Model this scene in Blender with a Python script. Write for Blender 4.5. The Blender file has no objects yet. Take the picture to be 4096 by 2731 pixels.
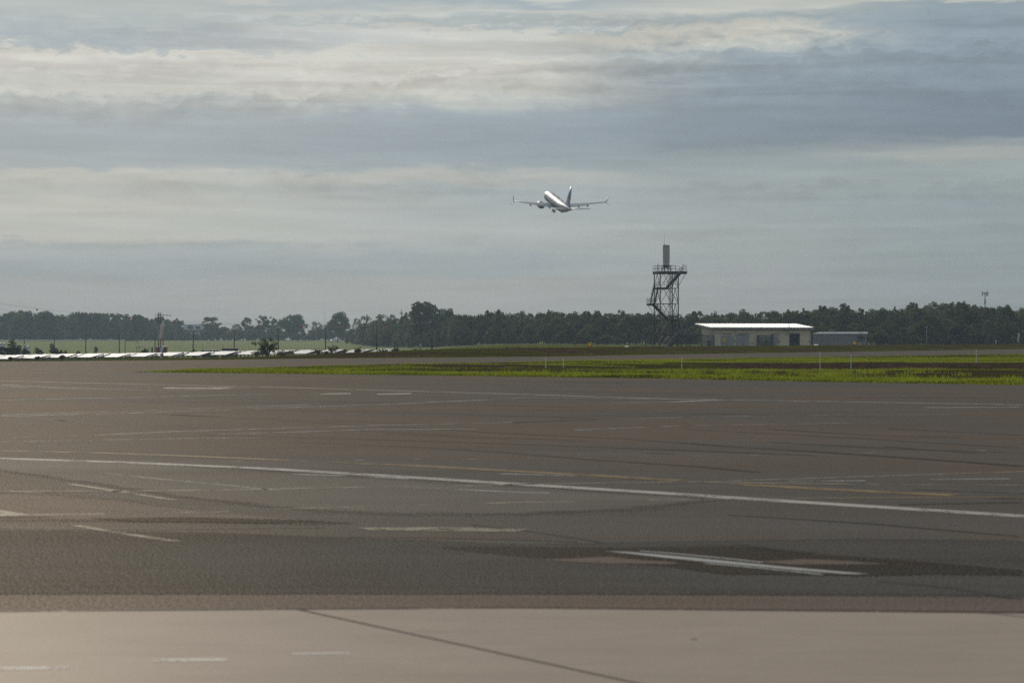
import bpy, math, random
import numpy as np
from mathutils import Vector, Matrix, Euler

S = bpy.context.scene
C = S.collection
R = math.radians
# ------------------------------------------------------------------ camera
F = 10000.0          # focal length in photograph pixels (4096 wide)
HY = 1352.0          # horizon row
EYE = 1.65
cam_d = bpy.data.cameras.new("camera")
cam = bpy.data.objects.new("camera", cam_d)
C.objects.link(cam)
cam_d.sensor_width = 36.0
cam_d.lens = F * 36.0 / 4096.0
cam.location = (0, 0, EYE)
cam.rotation_euler = (R(90) - math.atan((1365.5 - HY) / F), 0, 0)
cam_d.clip_start = 0.1
cam_d.clip_end = 20000
cam_d.dof.use_dof = True
cam_d.dof.focus_distance = 420.0
cam_d.dof.aperture_fstop = 4.5
S.camera = cam

# ------------------------------------------------------------------ sun, world, exposure
SUN_EL, SUN_AZ = R(20.0), R(-13.0)      # azimuth measured from +Y (straight ahead), negative = left
sun_dir = Vector((math.sin(SUN_AZ) * math.cos(SUN_EL), math.cos(SUN_AZ) * math.cos(SUN_EL), math.sin(SUN_EL)))
sd = bpy.data.lights.new("sun", 'SUN')
sd.energy = 2.0
sd.angle = R(2.0)
sd.color = (1.0, 0.93, 0.82)
so = bpy.data.objects.new("sun", sd)
so.rotation_euler = sun_dir.to_track_quat('Z', 'Y').to_euler()
so.location = (0, 0, 100)
C.objects.link(so)
S.view_settings.view_transform = 'Standard'
S.view_settings.look = 'None'
S.view_settings.exposure = 0.0
S.view_settings.gamma = 1.0
S.cycles.volume_bounces = 1
S.cycles.max_bounces = 8
S.cycles.sample_clamp_indirect = 6.0
S.cycles.use_denoising = False

def lin(c):
    return tuple(((x / 255.0) / 12.92 if x <= 10 else ((x / 255.0 + 0.055) / 1.055) ** 2.4) for x in c)

class NT:
    """small helper for node trees"""
    def __init__(s, tree):
        s.t = tree
    def n(s, typ, **kw):
        nd = s.t.nodes.new(typ)
        for k, v in kw.items():
            setattr(nd, k, v)
        return nd
    def l(s, a, b):
        s.t.links.new(a, b)
    def val(s, sock, v):
        if isinstance(v, bpy.types.NodeSocket):
            s.l(v, sock)
        else:
            sock.default_value = v
    def m(s, op, a, b=None, c=None, clamp=False):
        nd = s.n('ShaderNodeMath', operation=op)
        nd.use_clamp = clamp
        s.val(nd.inputs[0], a)
        if b is not None: s.val(nd.inputs[1], b)
        if c is not None: s.val(nd.inputs[2], c)
        return nd.outputs[0]
    def ss(s, x, a, b):
        nd = s.n('ShaderNodeMapRange', interpolation_type='SMOOTHSTEP')
        s.val(nd.inputs[0], x)
        nd.inputs[1].default_value = a; nd.inputs[2].default_value = b
        return nd.outputs[0]
    def mix(s, f, a, b, typ='MIX'):
        nd = s.n('ShaderNodeMix', data_type='RGBA', blend_type=typ)
        s.val(nd.inputs[0], f)
        for sk, v in ((nd.inputs[6], a), (nd.inputs[7], b)):
            if isinstance(v, bpy.types.NodeSocket): s.l(v, sk)
            else: sk.default_value = (v[0], v[1], v[2], 1)
        return nd.outputs[2]
    def noise(s, vec, scale=1.0, detail=4, rough=0.55, dist=0.0, out=0):
        nd = s.n('ShaderNodeTexNoise')
        s.l(vec, nd.inputs['Vector'])
        nd.inputs['Scale'].default_value = scale
        nd.inputs['Detail'].default_value = detail
        nd.inputs['Roughness'].default_value = rough
        nd.inputs['Distortion'].default_value = dist
        return nd.outputs[out]
    def xyz(s, x, y, z=0.0):
        nd = s.n('ShaderNodeCombineXYZ')
        for i, v in enumerate((x, y, z)): s.val(nd.inputs[i], v)
        return nd.outputs[0]
    def ramp(s, f, stops, interp='EASE'):
        nd = s.n('ShaderNodeValToRGB')
        cr = nd.color_ramp
        cr.interpolation = interp
        stops = sorted(stops)
        cr.elements[0].position = stops[0][0]; cr.elements[0].color = (*stops[0][1], 1)
        cr.elements[1].position = stops[-1][0]; cr.elements[1].color = (*stops[-1][1], 1)
        for p, c in stops[1:-1]:
            e = cr.elements.new(p); e.color = (*c, 1)
        s.l(f, nd.inputs[0])
        return nd.outputs[0]

SKY_COLS = {  # row of the photograph (2352 wide) -> sRGB, read down four columns of the sky
 205: [(0,(178,185,184)),(30,(178,186,186)),(60,(170,180,184)),(105,(160,174,184)),(122,(176,184,187)),(135,(210,206,197)),(160,(204,199,193)),(185,(196,195,190)),(215,(206,205,197)),(245,(182,188,189)),(285,(165,177,185)),(350,(157,171,181)),(382,(162,175,182)),(405,(191,192,185)),(435,(184,188,183)),(475,(194,194,186)),(515,(186,190,184)),(552,(190,191,184)),(575,(165,175,180)),(630,(150,164,171)),(655,(158,165,168)),(700,(158,164,166)),(760,(152,159,161))],
 1150: [(0,(206,205,197)),(12,(166,179,187)),(36,(202,203,197)),(52,(178,187,189)),(72,(206,203,195)),(110,(204,202,196)),(150,(212,207,197)),(200,(208,204,195)),(235,(190,193,190)),(272,(158,172,182)),(330,(148,163,175)),(378,(154,169,178)),(404,(186,187,182)),(440,(166,178,182)),(480,(173,182,184)),(528,(178,184,183)),(558,(174,181,181)),(598,(157,169,174)),(620,(156,168,172)),(648,(167,169,168)),(700,(165,168,167)),(760,(158,162,162))],
 1700: [(0,(196,197,190)),(22,(204,201,191)),(50,(172,181,183)),(80,(210,203,190)),(105,(190,191,184)),(132,(160,172,179)),(200,(145,160,172)),(260,(138,153,166)),(322,(135,150,164)),(352,(150,163,170)),(382,(158,170,175)),(422,(166,176,177)),(480,(163,173,175)),(560,(166,173,172)),(640,(161,165,165)),(700,(158,161,161)),(760,(150,155,155))],
 2200: [(0,(198,199,191)),(10,(206,203,191)),(22,(152,167,174)),(60,(150,165,176)),(110,(148,163,175)),(170,(140,155,168)),(250,(130,146,161)),(310,(128,144,159)),(336,(158,167,170)),(356,(178,181,176)),(384,(165,174,174)),(420,(166,175,175)),(470,(156,168,173)),(520,(158,168,171)),(580,(153,163,165)),(640,(150,158,160)),(700,(147,154,155)),(760,(142,148,150))],
}
wd = bpy.data.worlds.new("World")
S.world = wd
wd.use_nodes = True
wt = wd.node_tree
for nd in list(wt.nodes): wt.nodes.remove(nd)
W = NT(wt)
tc = W.n('ShaderNodeTexCoord')
sep = W.n('ShaderNodeSeparateXYZ')
W.l(tc.outputs['Generated'], sep.inputs[0])
dx, dy, dz = sep.outputs
az = W.m('ARCTAN2', dx, dy)
hh = W.m('SQRT', W.m('ADD', W.m('MULTIPLY', dx, dx), W.m('MULTIPLY', dy, dy)))
el = W.m('ARCTAN2', dz, hh)
cu = W.m('MULTIPLY', az, 10.0)      # frame spans -2.05 .. 2.05
ce = W.m('MULTIPLY', el, 10.0)      # frame spans 0 .. 1.35
v_lo = W.xyz(W.m('MULTIPLY', cu, 0.55), W.m('MULTIPLY', ce, 2.6), 3.7)
v_mid = W.xyz(W.m('MULTIPLY', cu, 1.2), W.m('MULTIPLY', ce, 6.0), 1.3)
v_hi = W.xyz(W.m('MULTIPLY', cu, 1.6), W.m('MULTIPLY', ce, 22.0), 8.1)
v_puff = W.xyz(W.m('MULTIPLY', cu, 5.0), W.m('MULTIPLY', ce, 11.0), 5.5)
n_lo = W.m('SUBTRACT', W.noise(v_lo, 2.0, 3, 0.5), 0.5)
n_mid = W.m('SUBTRACT', W.noise(v_mid, 2.0, 6, 0.55, 0.3), 0.5)
n_hi = W.m('SUBTRACT', W.noise(v_hi, 1.0, 5, 0.5), 0.5)
n_str = W.m('SUBTRACT', W.noise(W.xyz(W.m('MULTIPLY', cu, 2.6), W.m('MULTIPLY', ce, 30.0), 2.2), 1.0, 4, 0.6, 0.2), 0.5)
n_puff = W.m('SUBTRACT', W.noise(v_puff, 1.6, 8, 0.62, 0.5), 0.5)
band = W.m('MULTIPLY', W.ss(ce, 0.80, 1.05), W.m('SUBTRACT', 1.0, W.ss(ce, 1.22, 1.32)))
band2 = W.m('MULTIPLY', W.ss(ce, 0.30, 0.42), W.m('SUBTRACT', 1.0, W.ss(ce, 0.62, 0.75)))
puffw = W.m('ADD', W.m('MULTIPLY', band, 0.20), W.m('MULTIPLY', band2, 0.085))
warp = W.m('ADD', W.m('ADD', W.m('MULTIPLY', n_lo, 0.05), W.m('ADD', W.m('MULTIPLY', n_mid, 0.12), W.m('MULTIPLY', n_str, 0.055))), W.m('MULTIPLY', n_puff, puffw))
ew = W.m('ADD', ce, warp)
pos = W.m('DIVIDE', ew, 1.7, clamp=True)      # 0 horizon .. 1.35/1.7 frame top
uw = W.m('ADD', cu, W.m('MULTIPLY', n_mid, 0.9))
cols = []
for xcol in sorted(SKY_COLS):
    st = []
    for yr, c in SKY_COLS[xcol]:
        e = (HY - yr * 1.7415) / F * 10.0
        lc = lin(c)
        Lm = 0.2126 * lc[0] + 0.7152 * lc[1] + 0.0722 * lc[2]
        gain = (Lm / 0.42) ** 0.20 * (1.0 + 0.15 * max(0.0, 1 - e / 0.55))
        lc = tuple((0.97 * v + 0.03 * Lm * g) * gain * tint for v, g, tint in zip(lc, (0.97, 1.0, 1.04), (0.935, 1.004, 1.048)))
        st.append((max(0.0, e / 1.7), lc))
    st.append((0.92, lin((182, 188, 190))))
    st.append((1.0, lin((176, 186, 194))))
    cols.append(((xcol * 1.7415 - 2048) / F * 10.0, W.ramp(pos, st)))
col = cols[0][1]
for i in range(1, len(cols)):
    col = W.mix(W.ss(uw, cols[i - 1][0], cols[i][0]), col, cols[i][1])
# soft brightness structure: streaks and puffs
det = W.m('ADD', 1.0, W.m('ADD', W.m('MULTIPLY', n_hi, 0.34), W.m('ADD', W.m('MULTIPLY', n_puff, 0.10), W.m('MULTIPLY', W.m('MULTIPLY', n_puff, band), 0.14))))
detn = W.n('ShaderNodeVectorMath', operation='SCALE')
W.l(col, detn.inputs[0]); W.l(det, detn.inputs['Scale'])
# cumulus tops standing in front of the layered cloud: crisp billowed upper edge, shaded body fading downwards
n_bil = W.m('SUBTRACT', W.noise(W.xyz(W.m('MULTIPLY', cu, 3.4), W.m('MULTIPLY', ce, 6.5), 4.2), 1.5, 10, 0.60, 0.35), 0.5)
n_gap = W.noise(W.xyz(W.m('MULTIPLY', cu, 1.5), W.m('MULTIPLY', ce, 2.0), 6.6), 1.6, 3, 0.5)
def cumulus(line, amp, dark, rim, fade, gap):
    h = W.m('ADD', W.m('SUBTRACT', line, ce), W.m('MULTIPLY', n_bil, amp))       # > 0 inside the cloud
    edge = W.ss(h, 0.0, 0.018)
    body = W.m('MULTIPLY', edge, W.m('SUBTRACT', 1.0, W.ss(h, fade * 0.25, fade)))
    lit = W.m('MULTIPLY', edge, W.m('SUBTRACT', 1.0, W.ss(h, 0.012, 0.055)))
    k = W.m('SUBTRACT', W.m('MULTIPLY', lit, rim), W.m('MULTIPLY', body, dark))
    return W.m('MULTIPLY', k, W.ss(n_gap, gap, gap + 0.16))
l1 = W.m('ADD', W.m('ADD', 0.965, W.m('MULTIPLY', W.ss(cu, -1.35, 0.2), 0.155)), W.m('MULTIPLY', W.ss(cu, 0.2, 1.1), 0.05))
l2 = W.m('ADD', 0.655, W.m('MULTIPLY', W.ss(cu, -1.0, 1.0), -0.02))
l3 = W.m('ADD', 0.415, W.m('MULTIPLY', W.ss(cu, -2.0, 2.0), 0.06))
l4 = W.m('ADD', 1.06, W.m('MULTIPLY', W.ss(cu, -1.0, 1.2), 0.05))
cum = W.m('ADD', W.m('ADD', cumulus(l1, 0.32, 0.13, 0.20, 0.15, 0.30), cumulus(l4, 0.30, 0.09, 0.14, 0.10, 0.42)), W.m('ADD', cumulus(l2, 0.22, 0.12, 0.15, 0.12, 0.36), cumulus(l3, 0.16, 0.08, 0.10, 0.09, 0.34)))
n_st2 = W.noise(W.xyz(W.m('MULTIPLY', cu, 1.1), W.m('MULTIPLY', ce, 17.0), 7.7), 1.0, 6, 0.55, 0.25)
stk = W.m('MULTIPLY', W.m('SUBTRACT', W.ss(n_st2, 0.40, 0.60), 0.5), W.m('ADD', 0.05, W.m('MULTIPLY', band, 0.11)))
det = W.m('ADD', det, W.m('ADD', cum, stk))
W.l(col, detn.inputs[0]); W.l(det, detn.inputs['Scale'])
# glow of the veiled sun above the frame
dotn = W.n('ShaderNodeVectorMath', operation='DOT_PRODUCT')
W.l(tc.outputs['Generated'], dotn.inputs[0]); dotn.inputs[1].default_value = sun_dir
dt = W.m('MAXIMUM', dotn.outputs['Value'], 0.0)
glow = W.m('ADD', W.m('MULTIPLY', W.m('POWER', dt, 30.0), 1.6), W.m('MULTIPLY', W.m('POWER', dt, 220.0), 5.0))
glow = W.m('MULTIPLY', glow, W.ss(ce, 1.45, 2.6))
gl = W.n('ShaderNodeVectorMath', operation='SCALE')
gl.inputs[0].default_value = (1.0, 0.95, 0.87)
W.l(glow, gl.inputs['Scale'])
addn = W.n('ShaderNodeVectorMath', operation='ADD')
W.l(detn.outputs[0], addn.inputs[0]); W.l(gl.outputs[0], addn.inputs[1])
bg_c = W.n('ShaderNodeBackground'); W.l(addn.outputs[0], bg_c.inputs[0]); bg_c.inputs[1].default_value = 0.865
sky = W.n('ShaderNodeTexSky', sky_type='NISHITA')
sky.sun_disc = False
sky.sun_elevation = SUN_EL
sky.sun_rotation = SUN_AZ
sky.dust_density = 2.0
bg_s = W.n('ShaderNodeBackground'); W.l(sky.outputs[0], bg_s.inputs[0]); bg_s.inputs[1].default_value = 0.05
mx = W.n('ShaderNodeMixShader'); mx.inputs[0].default_value = 0.94
W.l(bg_s.outputs[0], mx.inputs[1]); W.l(bg_c.outputs[0], mx.inputs[2])
wo = W.n('ShaderNodeOutputWorld'); W.l(mx.outputs[0], wo.inputs[0])

# ------------------------------------------------------------------ helpers
def P(px, py, d):
    return Vector(((px - 2048.0) / F * d, d, EYE + (HY - py) / F * d))

def G(px, py, z=0.0):
    """point of the flat pavement seen at a pixel"""
    d = (EYE - z) * F / (py - HY)
    return Vector(((px - 2048.0) / F * d, d, z))

def tag(o, label=None, cat=None, group=None, kind=None):
    if label: o['label'] = label
    if cat: o['category'] = cat
    if group: o['group'] = group
    if kind: o['kind'] = kind
    return o

def thing(name, label, cat, loc=(0, 0, 0), rz=0.0, group=None):
    o = bpy.data.objects.new(name, None)
    o.empty_display_size = 0.3
    C.objects.link(o)
    o.location = loc; o.rotation_euler = (0, 0, rz)
    return tag(o, label, cat, group)

def copy_thing(o, loc=None, rz=None, label=None, group=None, parent=None, scale=None):
    c = o.copy(); C.objects.link(c)
    if parent is not None: c.parent = parent
    if loc is not None: c.location = loc
    if rz is not None: c.rotation_euler = (0, 0, rz)
    if scale is not None: c.scale = scale
    if label: c['label'] = label
    if group: c['group'] = group
    for ch in o.children:
        copy_thing(ch, parent=c)
    return c

class MB:
    def __init__(s):
        s.v = []; s.f = []
    def add(s, vs, fs):
        b = len(s.v)
        s.v += [tuple(x) for x in vs]
        s.f += [tuple(i + b for i in f) for f in fs]
        return s
    def box(s, c, size, rz=0.0, M=None):
        hx, hy, hz = size[0] / 2, size[1] / 2, size[2] / 2
        m = M or Matrix.Rotation(rz, 3, 'Z')
        c = Vector(c)
        vs = [c + m @ Vector((sx * hx, sy * hy, sz * hz)) for sz in (-1, 1) for sx, sy in ((-1, -1), (1, -1), (1, 1), (-1, 1))]
        return s.add(vs, [(3, 2, 1, 0), (4, 5, 6, 7), (0, 1, 5, 4), (1, 2, 6, 5), (2, 3, 7, 6), (3, 0, 4, 7)])
    def beam(s, p0, p1, w, h=None):
        p0 = Vector(p0); p1 = Vector(p1); h = h or w
        d = p1 - p0; L = d.length
        if L < 1e-6: return s
        d.normalize()
        up = Vector((0, 0, 1)) if abs(d.z) < 0.98 else Vector((0, 1, 0))
        a = d.cross(up).normalized(); b = a.cross(d).normalized()
        vs = []
        for p in (p0, p1):
            for sx, sy in ((-1, -1), (1, -1), (1, 1), (-1, 1)):
                vs.append(p + a * (sx * w / 2) + b * (sy * h / 2))
        return s.add(vs, [(3, 2, 1, 0), (4, 5, 6, 7), (0, 1, 5, 4), (1, 2, 6, 5), (2, 3, 7, 6), (3, 0, 4, 7)])
    def tube(s, pts, rad, n=6, caps=True):
        pts = [Vector(p) for p in pts]
        if not isinstance(rad, (list, tuple)): rad = [rad] * len(pts)
        base = len(s.v)
        for i, p in enumerate(pts):
            d = (pts[min(i + 1, len(pts) - 1)] - pts[max(i - 1, 0)]).normalized()
            up = Vector((0, 0, 1)) if abs(d.z) < 0.95 else Vector((1, 0, 0))
            a = d.cross(up).normalized(); b = a.cross(d).normalized()
            for k in range(n):
                t = 2 * math.pi * k / n
                s.v.append(tuple(p + (a * math.cos(t) + b * math.sin(t)) * rad[i]))
        for i in range(len(pts) - 1):
            for k in range(n):
                k2 = (k + 1) % n
                s.f.append((base + i * n + k, base + i * n + k2, base + (i + 1) * n + k2, base + (i + 1) * n + k))
        if caps:
            s.f.append(tuple(base + k for k in range(n))[::-1])
            s.f.append(tuple(base + (len(pts) - 1) * n + k for k in range(n)))
        return s
    def prism(s, poly, z0, z1):
        n = len(poly)
        vs = [(p[0], p[1], z0) for p in poly] + [(p[0], p[1], z1) for p in poly]
        fs = [tuple(range(n))[::-1], tuple(range(n, 2 * n))] + [(i, (i + 1) % n, n + (i + 1) % n, n + i) for i in range(n)]
        return s.add(vs, fs)
    def loft(s, rings, caps=True):
        n = len(rings[0]); b = len(s.v)
        for r in rings: s.v += [tuple(p) for p in r]
        for i in range(len(rings) - 1):
            for k in range(n):
                k2 = (k + 1) % n
                s.f.append((b + i * n + k, b + i * n + k2, b + (i + 1) * n + k2, b + (i + 1) * n + k))
        if caps:
            s.f.append(tuple(b + k for k in range(n))[::-1])
            s.f.append(tuple(b + (len(rings) - 1) * n + k for k in range(n)))
        return s
    def build(s, name, mat, parent=None, smooth=False, bevel=0.0):
        me = bpy.data.meshes.new(name)
        me.from_pydata(s.v, [], s.f)
        me.materials.append(mat)
        if smooth:
            me.polygons.foreach_set('use_smooth', [True] * len(me.polygons))
        me.update()
        o = bpy.data.objects.new(name, me)
        C.objects.link(o)
        if parent is not None: o.parent = parent
        if bevel:
            bm = o.modifiers.new('bevel', 'BEVEL'); bm.width = bevel; bm.segments = 2; bm.limit_method = 'ANGLE'
        return o

def quads_obj(name, q, mat, parent=None):
    """q: (n,k,3) array of k-gons"""
    n, k = q.shape[0], q.shape[1]
    me = bpy.data.meshes.new(name)
    me.vertices.add(n * k); me.loops.add(n * k); me.polygons.add(n)
    me.vertices.foreach_set('co', q.reshape(-1).astype(np.float32))
    me.loops.foreach_set('vertex_index', np.arange(n * k, dtype=np.int32))
    me.polygons.foreach_set('loop_start', np.arange(0, n * k, k, dtype=np.int32))
    me.polygons.foreach_set('loop_total', np.full(n, k, dtype=np.int32))
    me.materials.append(mat)
    me.update(calc_edges=True)
    o = bpy.data.objects.new(name, me)
    C.objects.link(o)
    if parent is not None: o.parent = parent
    return o

# ------------------------------------------------------------------ materials
def new_mat(name):
    m = bpy.data.materials.new(name)
    m.use_nodes = True
    for nd in list(m.node_tree.nodes): m.node_tree.nodes.remove(nd)
    t = NT(m.node_tree)
    out = t.n('ShaderNodeOutputMaterial')
    b = t.n('ShaderNodeBsdfPrincipled')
    t.l(b.outputs[0], out.inputs[0])
    return m, t, b, out

def simple(name, col, rough=0.6, metal=0.0, var=0.15, scale=1.5, spec=0.5, bump=0.0):
    m, t, b, out = new_mat(name)
    tc = t.n('ShaderNodeTexCoord').outputs['Object']
    n1 = t.noise(tc, scale, 5, 0.6)
    n2 = t.noise(tc, scale * 9, 3, 0.6)
    f = t.m('ADD', t.m('MULTIPLY', n1, 0.7), t.m('MULTIPLY', n2, 0.3))
    lo = tuple(c * (1 - var) for c in col); hi = tuple(min(1, c * (1 + var)) for c in col)
    c = t.mix(t.ss(f, 0.3, 0.7), lo, hi)
    t.l(c, b.inputs['Base Color'])
    t.l(t.m('ADD', rough - 0.08, t.m('MULTIPLY', n2, 0.16)), b.inputs['Roughness'])
    b.inputs['Metallic'].default_value = metal
    b.inputs['Specular IOR Level'].default_value = spec
    if bump:
        bn = t.n('ShaderNodeBump'); bn.inputs['Strength'].default_value = bump; bn.inputs['Distance'].default_value = 0.02
        t.l(n2, bn.inputs['Height']); t.l(bn.outputs[0], b.inputs['Normal'])
    return m

def leaf_mat(name, dark, light, trans=0.35, scale=0.25):
    m, t, b, out = new_mat(name)
    tc = t.n('ShaderNodeTexCoord').outputs['Object']
    oi = t.n('ShaderNodeObjectInfo')
    f = t.m('ADD', t.m('MULTIPLY', t.noise(tc, scale, 3, 0.6), 0.75), t.m('MULTIPLY', oi.outputs['Random'], 0.25))
    c = t.mix(t.ss(f, 0.36, 0.66), dark, light)
    t.l(c, b.inputs['Base Color'])
    b.inputs['Roughness'].default_value = 0.75
    b.inputs['Specular IOR Level'].default_value = 0.04
    tr = t.n('ShaderNodeBsdfTranslucent')
    t.l(t.mix(0.5, c, light, 'ADD'), tr.inputs[0])
    mxs = t.n('ShaderNodeMixShader'); mxs.inputs[0].default_value = trans
    t.l(b.outputs[0], mxs.inputs[1]); t.l(tr.outputs[0], mxs.inputs[2])
    t.l(mxs.outputs[0], out.inputs[0])
    return m

def asphalt(name, warm, cool, rough=0.9, contrast=1.0, gloss=0.06):
    m, t, b, out = new_mat(name)
    tc = t.n('ShaderNodeTexCoord').outputs['Object']
    sp = t.n('ShaderNodeSeparateXYZ'); t.l(tc, sp.inputs[0])
    x, y = sp.outputs[0], sp.outputs[1]
    big = t.noise(t.xyz(t.m('MULTIPLY', x, 0.05), t.m('MULTIPLY', y, 0.055), 1.0), 1.0, 4, 0.6, 0.6)
    lane = t.noise(t.xyz(t.m('MULTIPLY', x, 0.10), t.m('MULTIPLY', y, 0.6), 9.0), 1.0, 5, 0.6, 0.3)
    med = t.noise(t.xyz(t.m('MULTIPLY', x, 1.3), t.m('MULTIPLY', y, 0.9), 4.0), 1.0, 6, 0.68)
    grain = t.noise(t.xyz(t.m('MULTIPLY', x, 62.0), t.m('MULTIPLY', y, 15.0), 0.0), 1.0, 3, 0.75)
    fine = t.noise(t.xyz(t.m('MULTIPLY', x, 170.0), t.m('MULTIPLY', y, 45.0), 0.0), 1.0, 2, 0.75)
    c = t.mix(t.ss(t.m('ADD', t.m('MULTIPLY', big, 0.7), t.m('MULTIPLY', lane, 0.3)), 0.42, 0.58), warm, cool)
    k = t.m('ADD', 1.0, t.m('MULTIPLY', t.m('SUBTRACT', med, 0.5), 0.28 * contrast))
    k = t.m('ADD', k, t.m('MULTIPLY', t.m('SUBTRACT', grain, 0.5), 1.2 * contrast))
    k = t.m('ADD', k, t.m('MULTIPLY', t.m('SUBTRACT', fine, 0.5), 1.3 * contrast))
    k = t.m('ADD', k, t.m('MULTIPLY', t.m('SUBTRACT', lane, 0.5), 0.9 * contrast))
    k = t.m('MAXIMUM', t.m('MULTIPLY', k, t.m('ADD', 0.75, t.m('MULTIPLY', big, 0.5))), 0.25)
    sc = t.n('ShaderNodeVectorMath', operation='SCALE'); t.l(c, sc.inputs[0]); t.l(k, sc.inputs['Scale'])
    chip = t.ss(t.noise(t.xyz(t.m('MULTIPLY', x, 75.0), t.m('MULTIPLY', y, 20.0), 5.0), 1.0, 1, 0.5), 0.68, 0.75)
    c2 = t.mix(t.m('MULTIPLY', chip, 0.9), sc.outputs[0], (0.34, 0.31, 0.27))
    t.l(c2, b.inputs['Base Color'])
    b.inputs['Roughness'].default_value = rough
    b.inputs['Specular IOR Level'].default_value = 0.0
    gl_ = t.n('ShaderNodeBsdfGlossy'); gl_.inputs['Roughness'].default_value = 0.6; gl_.inputs['Color'].default_value = (0.85, 0.74, 0.60, 1)
    mxs = t.n('ShaderNodeMixShader'); t.l(t.m('MULTIPLY', t.ss(grain, 0.3, 0.7), gloss), mxs.inputs[0])
    t.l(b.outputs[0], mxs.inputs[1]); t.l(gl_.outputs[0], mxs.inputs[2]); t.l(mxs.outputs[0], out.inputs[0])
    bn = t.n('ShaderNodeBump'); bn.inputs['Strength'].default_value = 0.12; bn.inputs['Distance'].default_value = 0.004
    t.l(t.m('ADD', grain, fine), bn.inputs['Height']); t.l(bn.outputs[0], b.inputs['Normal'])
    return m

def paint(name, col, wear=0.45, scale=3.0, rough=0.6):
    """worn road paint: flakes away in noise-shaped holes"""
    m, t, b, out = new_mat(name)
    tc = t.n('ShaderNodeTexCoord').outputs['Object']
    n1 = t.noise(tc, scale, 6, 0.7)
    n2 = t.noise(tc, 0.35, 3, 0.6)
    n3 = t.noise(tc, 45.0, 2, 0.7)
    f = t.m('ADD', t.m('ADD', t.m('MULTIPLY', n1, 0.40), t.m('MULTIPLY', n2, 0.25)), t.m('MULTIPLY', n3, 0.35))
    a = t.ss(f, wear + 0.005, wear + 0.025)
    c = t.mix(n1, tuple(x * 0.75 for x in col), col)
    t.l(c, b.inputs['Base Color'])
    t.l(a, b.inputs['Alpha'])
    b.inputs['Roughness'].default_value = rough + 0.2
    b.inputs['Specular IOR Level'].default_value = 0.0
    gl_ = t.n('ShaderNodeBsdfGlossy'); gl_.inputs['Roughness'].default_value = 0.6; gl_.inputs['Color'].default_value = (0.85, 0.79, 0.71, 1)
    mxs = t.n('ShaderNodeMixShader'); mxs.inputs[0].default_value = 0.06
    tp = t.n('ShaderNodeBsdfTransparent'); mx2 = t.n('ShaderNodeMixShader')
    b.inputs['Alpha'].default_value = 1.0
    t.m_links = [l for l in m.node_tree.links if l.to_socket == b.inputs['Alpha']]
    for l in t.m_links: m.node_tree.links.remove(l)
    t.l(b.outputs[0], mxs.inputs[1]); t.l(gl_.outputs[0], mxs.inputs[2])
    t.l(a, mx2.inputs[0]); t.l(tp.outputs[0], mx2.inputs[1]); t.l(mxs.outputs[0], mx2.inputs[2]); t.l(mx2.outputs[0], out.inputs[0])
    return m

def ground_material():
    m, t, b, out = new_mat("grassland")
    geo = t.n('ShaderNodeNewGeometry').outputs['Position']
    sp = t.n('ShaderNodeSeparateXYZ'); t.l(geo, sp.inputs[0])
    x, y = sp.outputs[0], sp.outputs[1]
    at = t.n('ShaderNodeAttribute'); at.attribute_name = 'soil'
    soil_a = at.outputs['Fac']
    pat = t.noise(t.xyz(t.m('MULTIPLY', x, 0.06), t.m('MULTIPLY', y, 0.13), 2.0), 1.0, 6, 0.62, 0.3)
    fine = t.noise(geo, 1.7, 5, 0.7)
    tuft = t.noise(geo, 6.0, 4, 0.7)
    soil = t.ss(t.m('ADD', t.m('ADD', soil_a, t.m('MULTIPLY', t.m('SUBTRACT', pat, 0.5), 1.3)), t.m('MULTIPLY', t.m('SUBTRACT', fine, 0.5), 0.7)), 0.42, 0.62)
    gvar = t.noise(t.xyz(t.m('MULTIPLY', x, 0.11), t.m('MULTIPLY', y, 0.2), 7.0), 1.0, 5, 0.6)
    g = t.mix(t.ss(gvar, 0.35, 0.65), (0.085, 0.088, 0.018), (0.150, 0.158, 0.026))
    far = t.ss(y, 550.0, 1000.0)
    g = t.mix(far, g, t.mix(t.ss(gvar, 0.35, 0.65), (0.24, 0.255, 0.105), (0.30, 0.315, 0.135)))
    g = t.mix(t.m('MAXIMUM', t.ss(tuft, 0.35, 0.75), far), t.mix(1.0, g, (0.45, 0.45, 0.45), 'MULTIPLY'), g)
    sv = t.mix(t.ss(fine, 0.3, 0.7), (0.050, 0.033, 0.022), (0.110, 0.075, 0.052))
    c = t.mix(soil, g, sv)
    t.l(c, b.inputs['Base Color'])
    b.inputs['Roughness'].default_value = 0.9
    b.inputs['Specular IOR Level'].default_value = 0.0
    bn = t.n('ShaderNodeBump'); bn.inputs['Strength'].default_value = 1.0; bn.inputs['Distance'].default_value = 0.25
    t.l(t.m('ADD', fine, tuft), bn.inputs['Height']); t.l(bn.outputs[0], b.inputs['Normal'])
    return m

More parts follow.
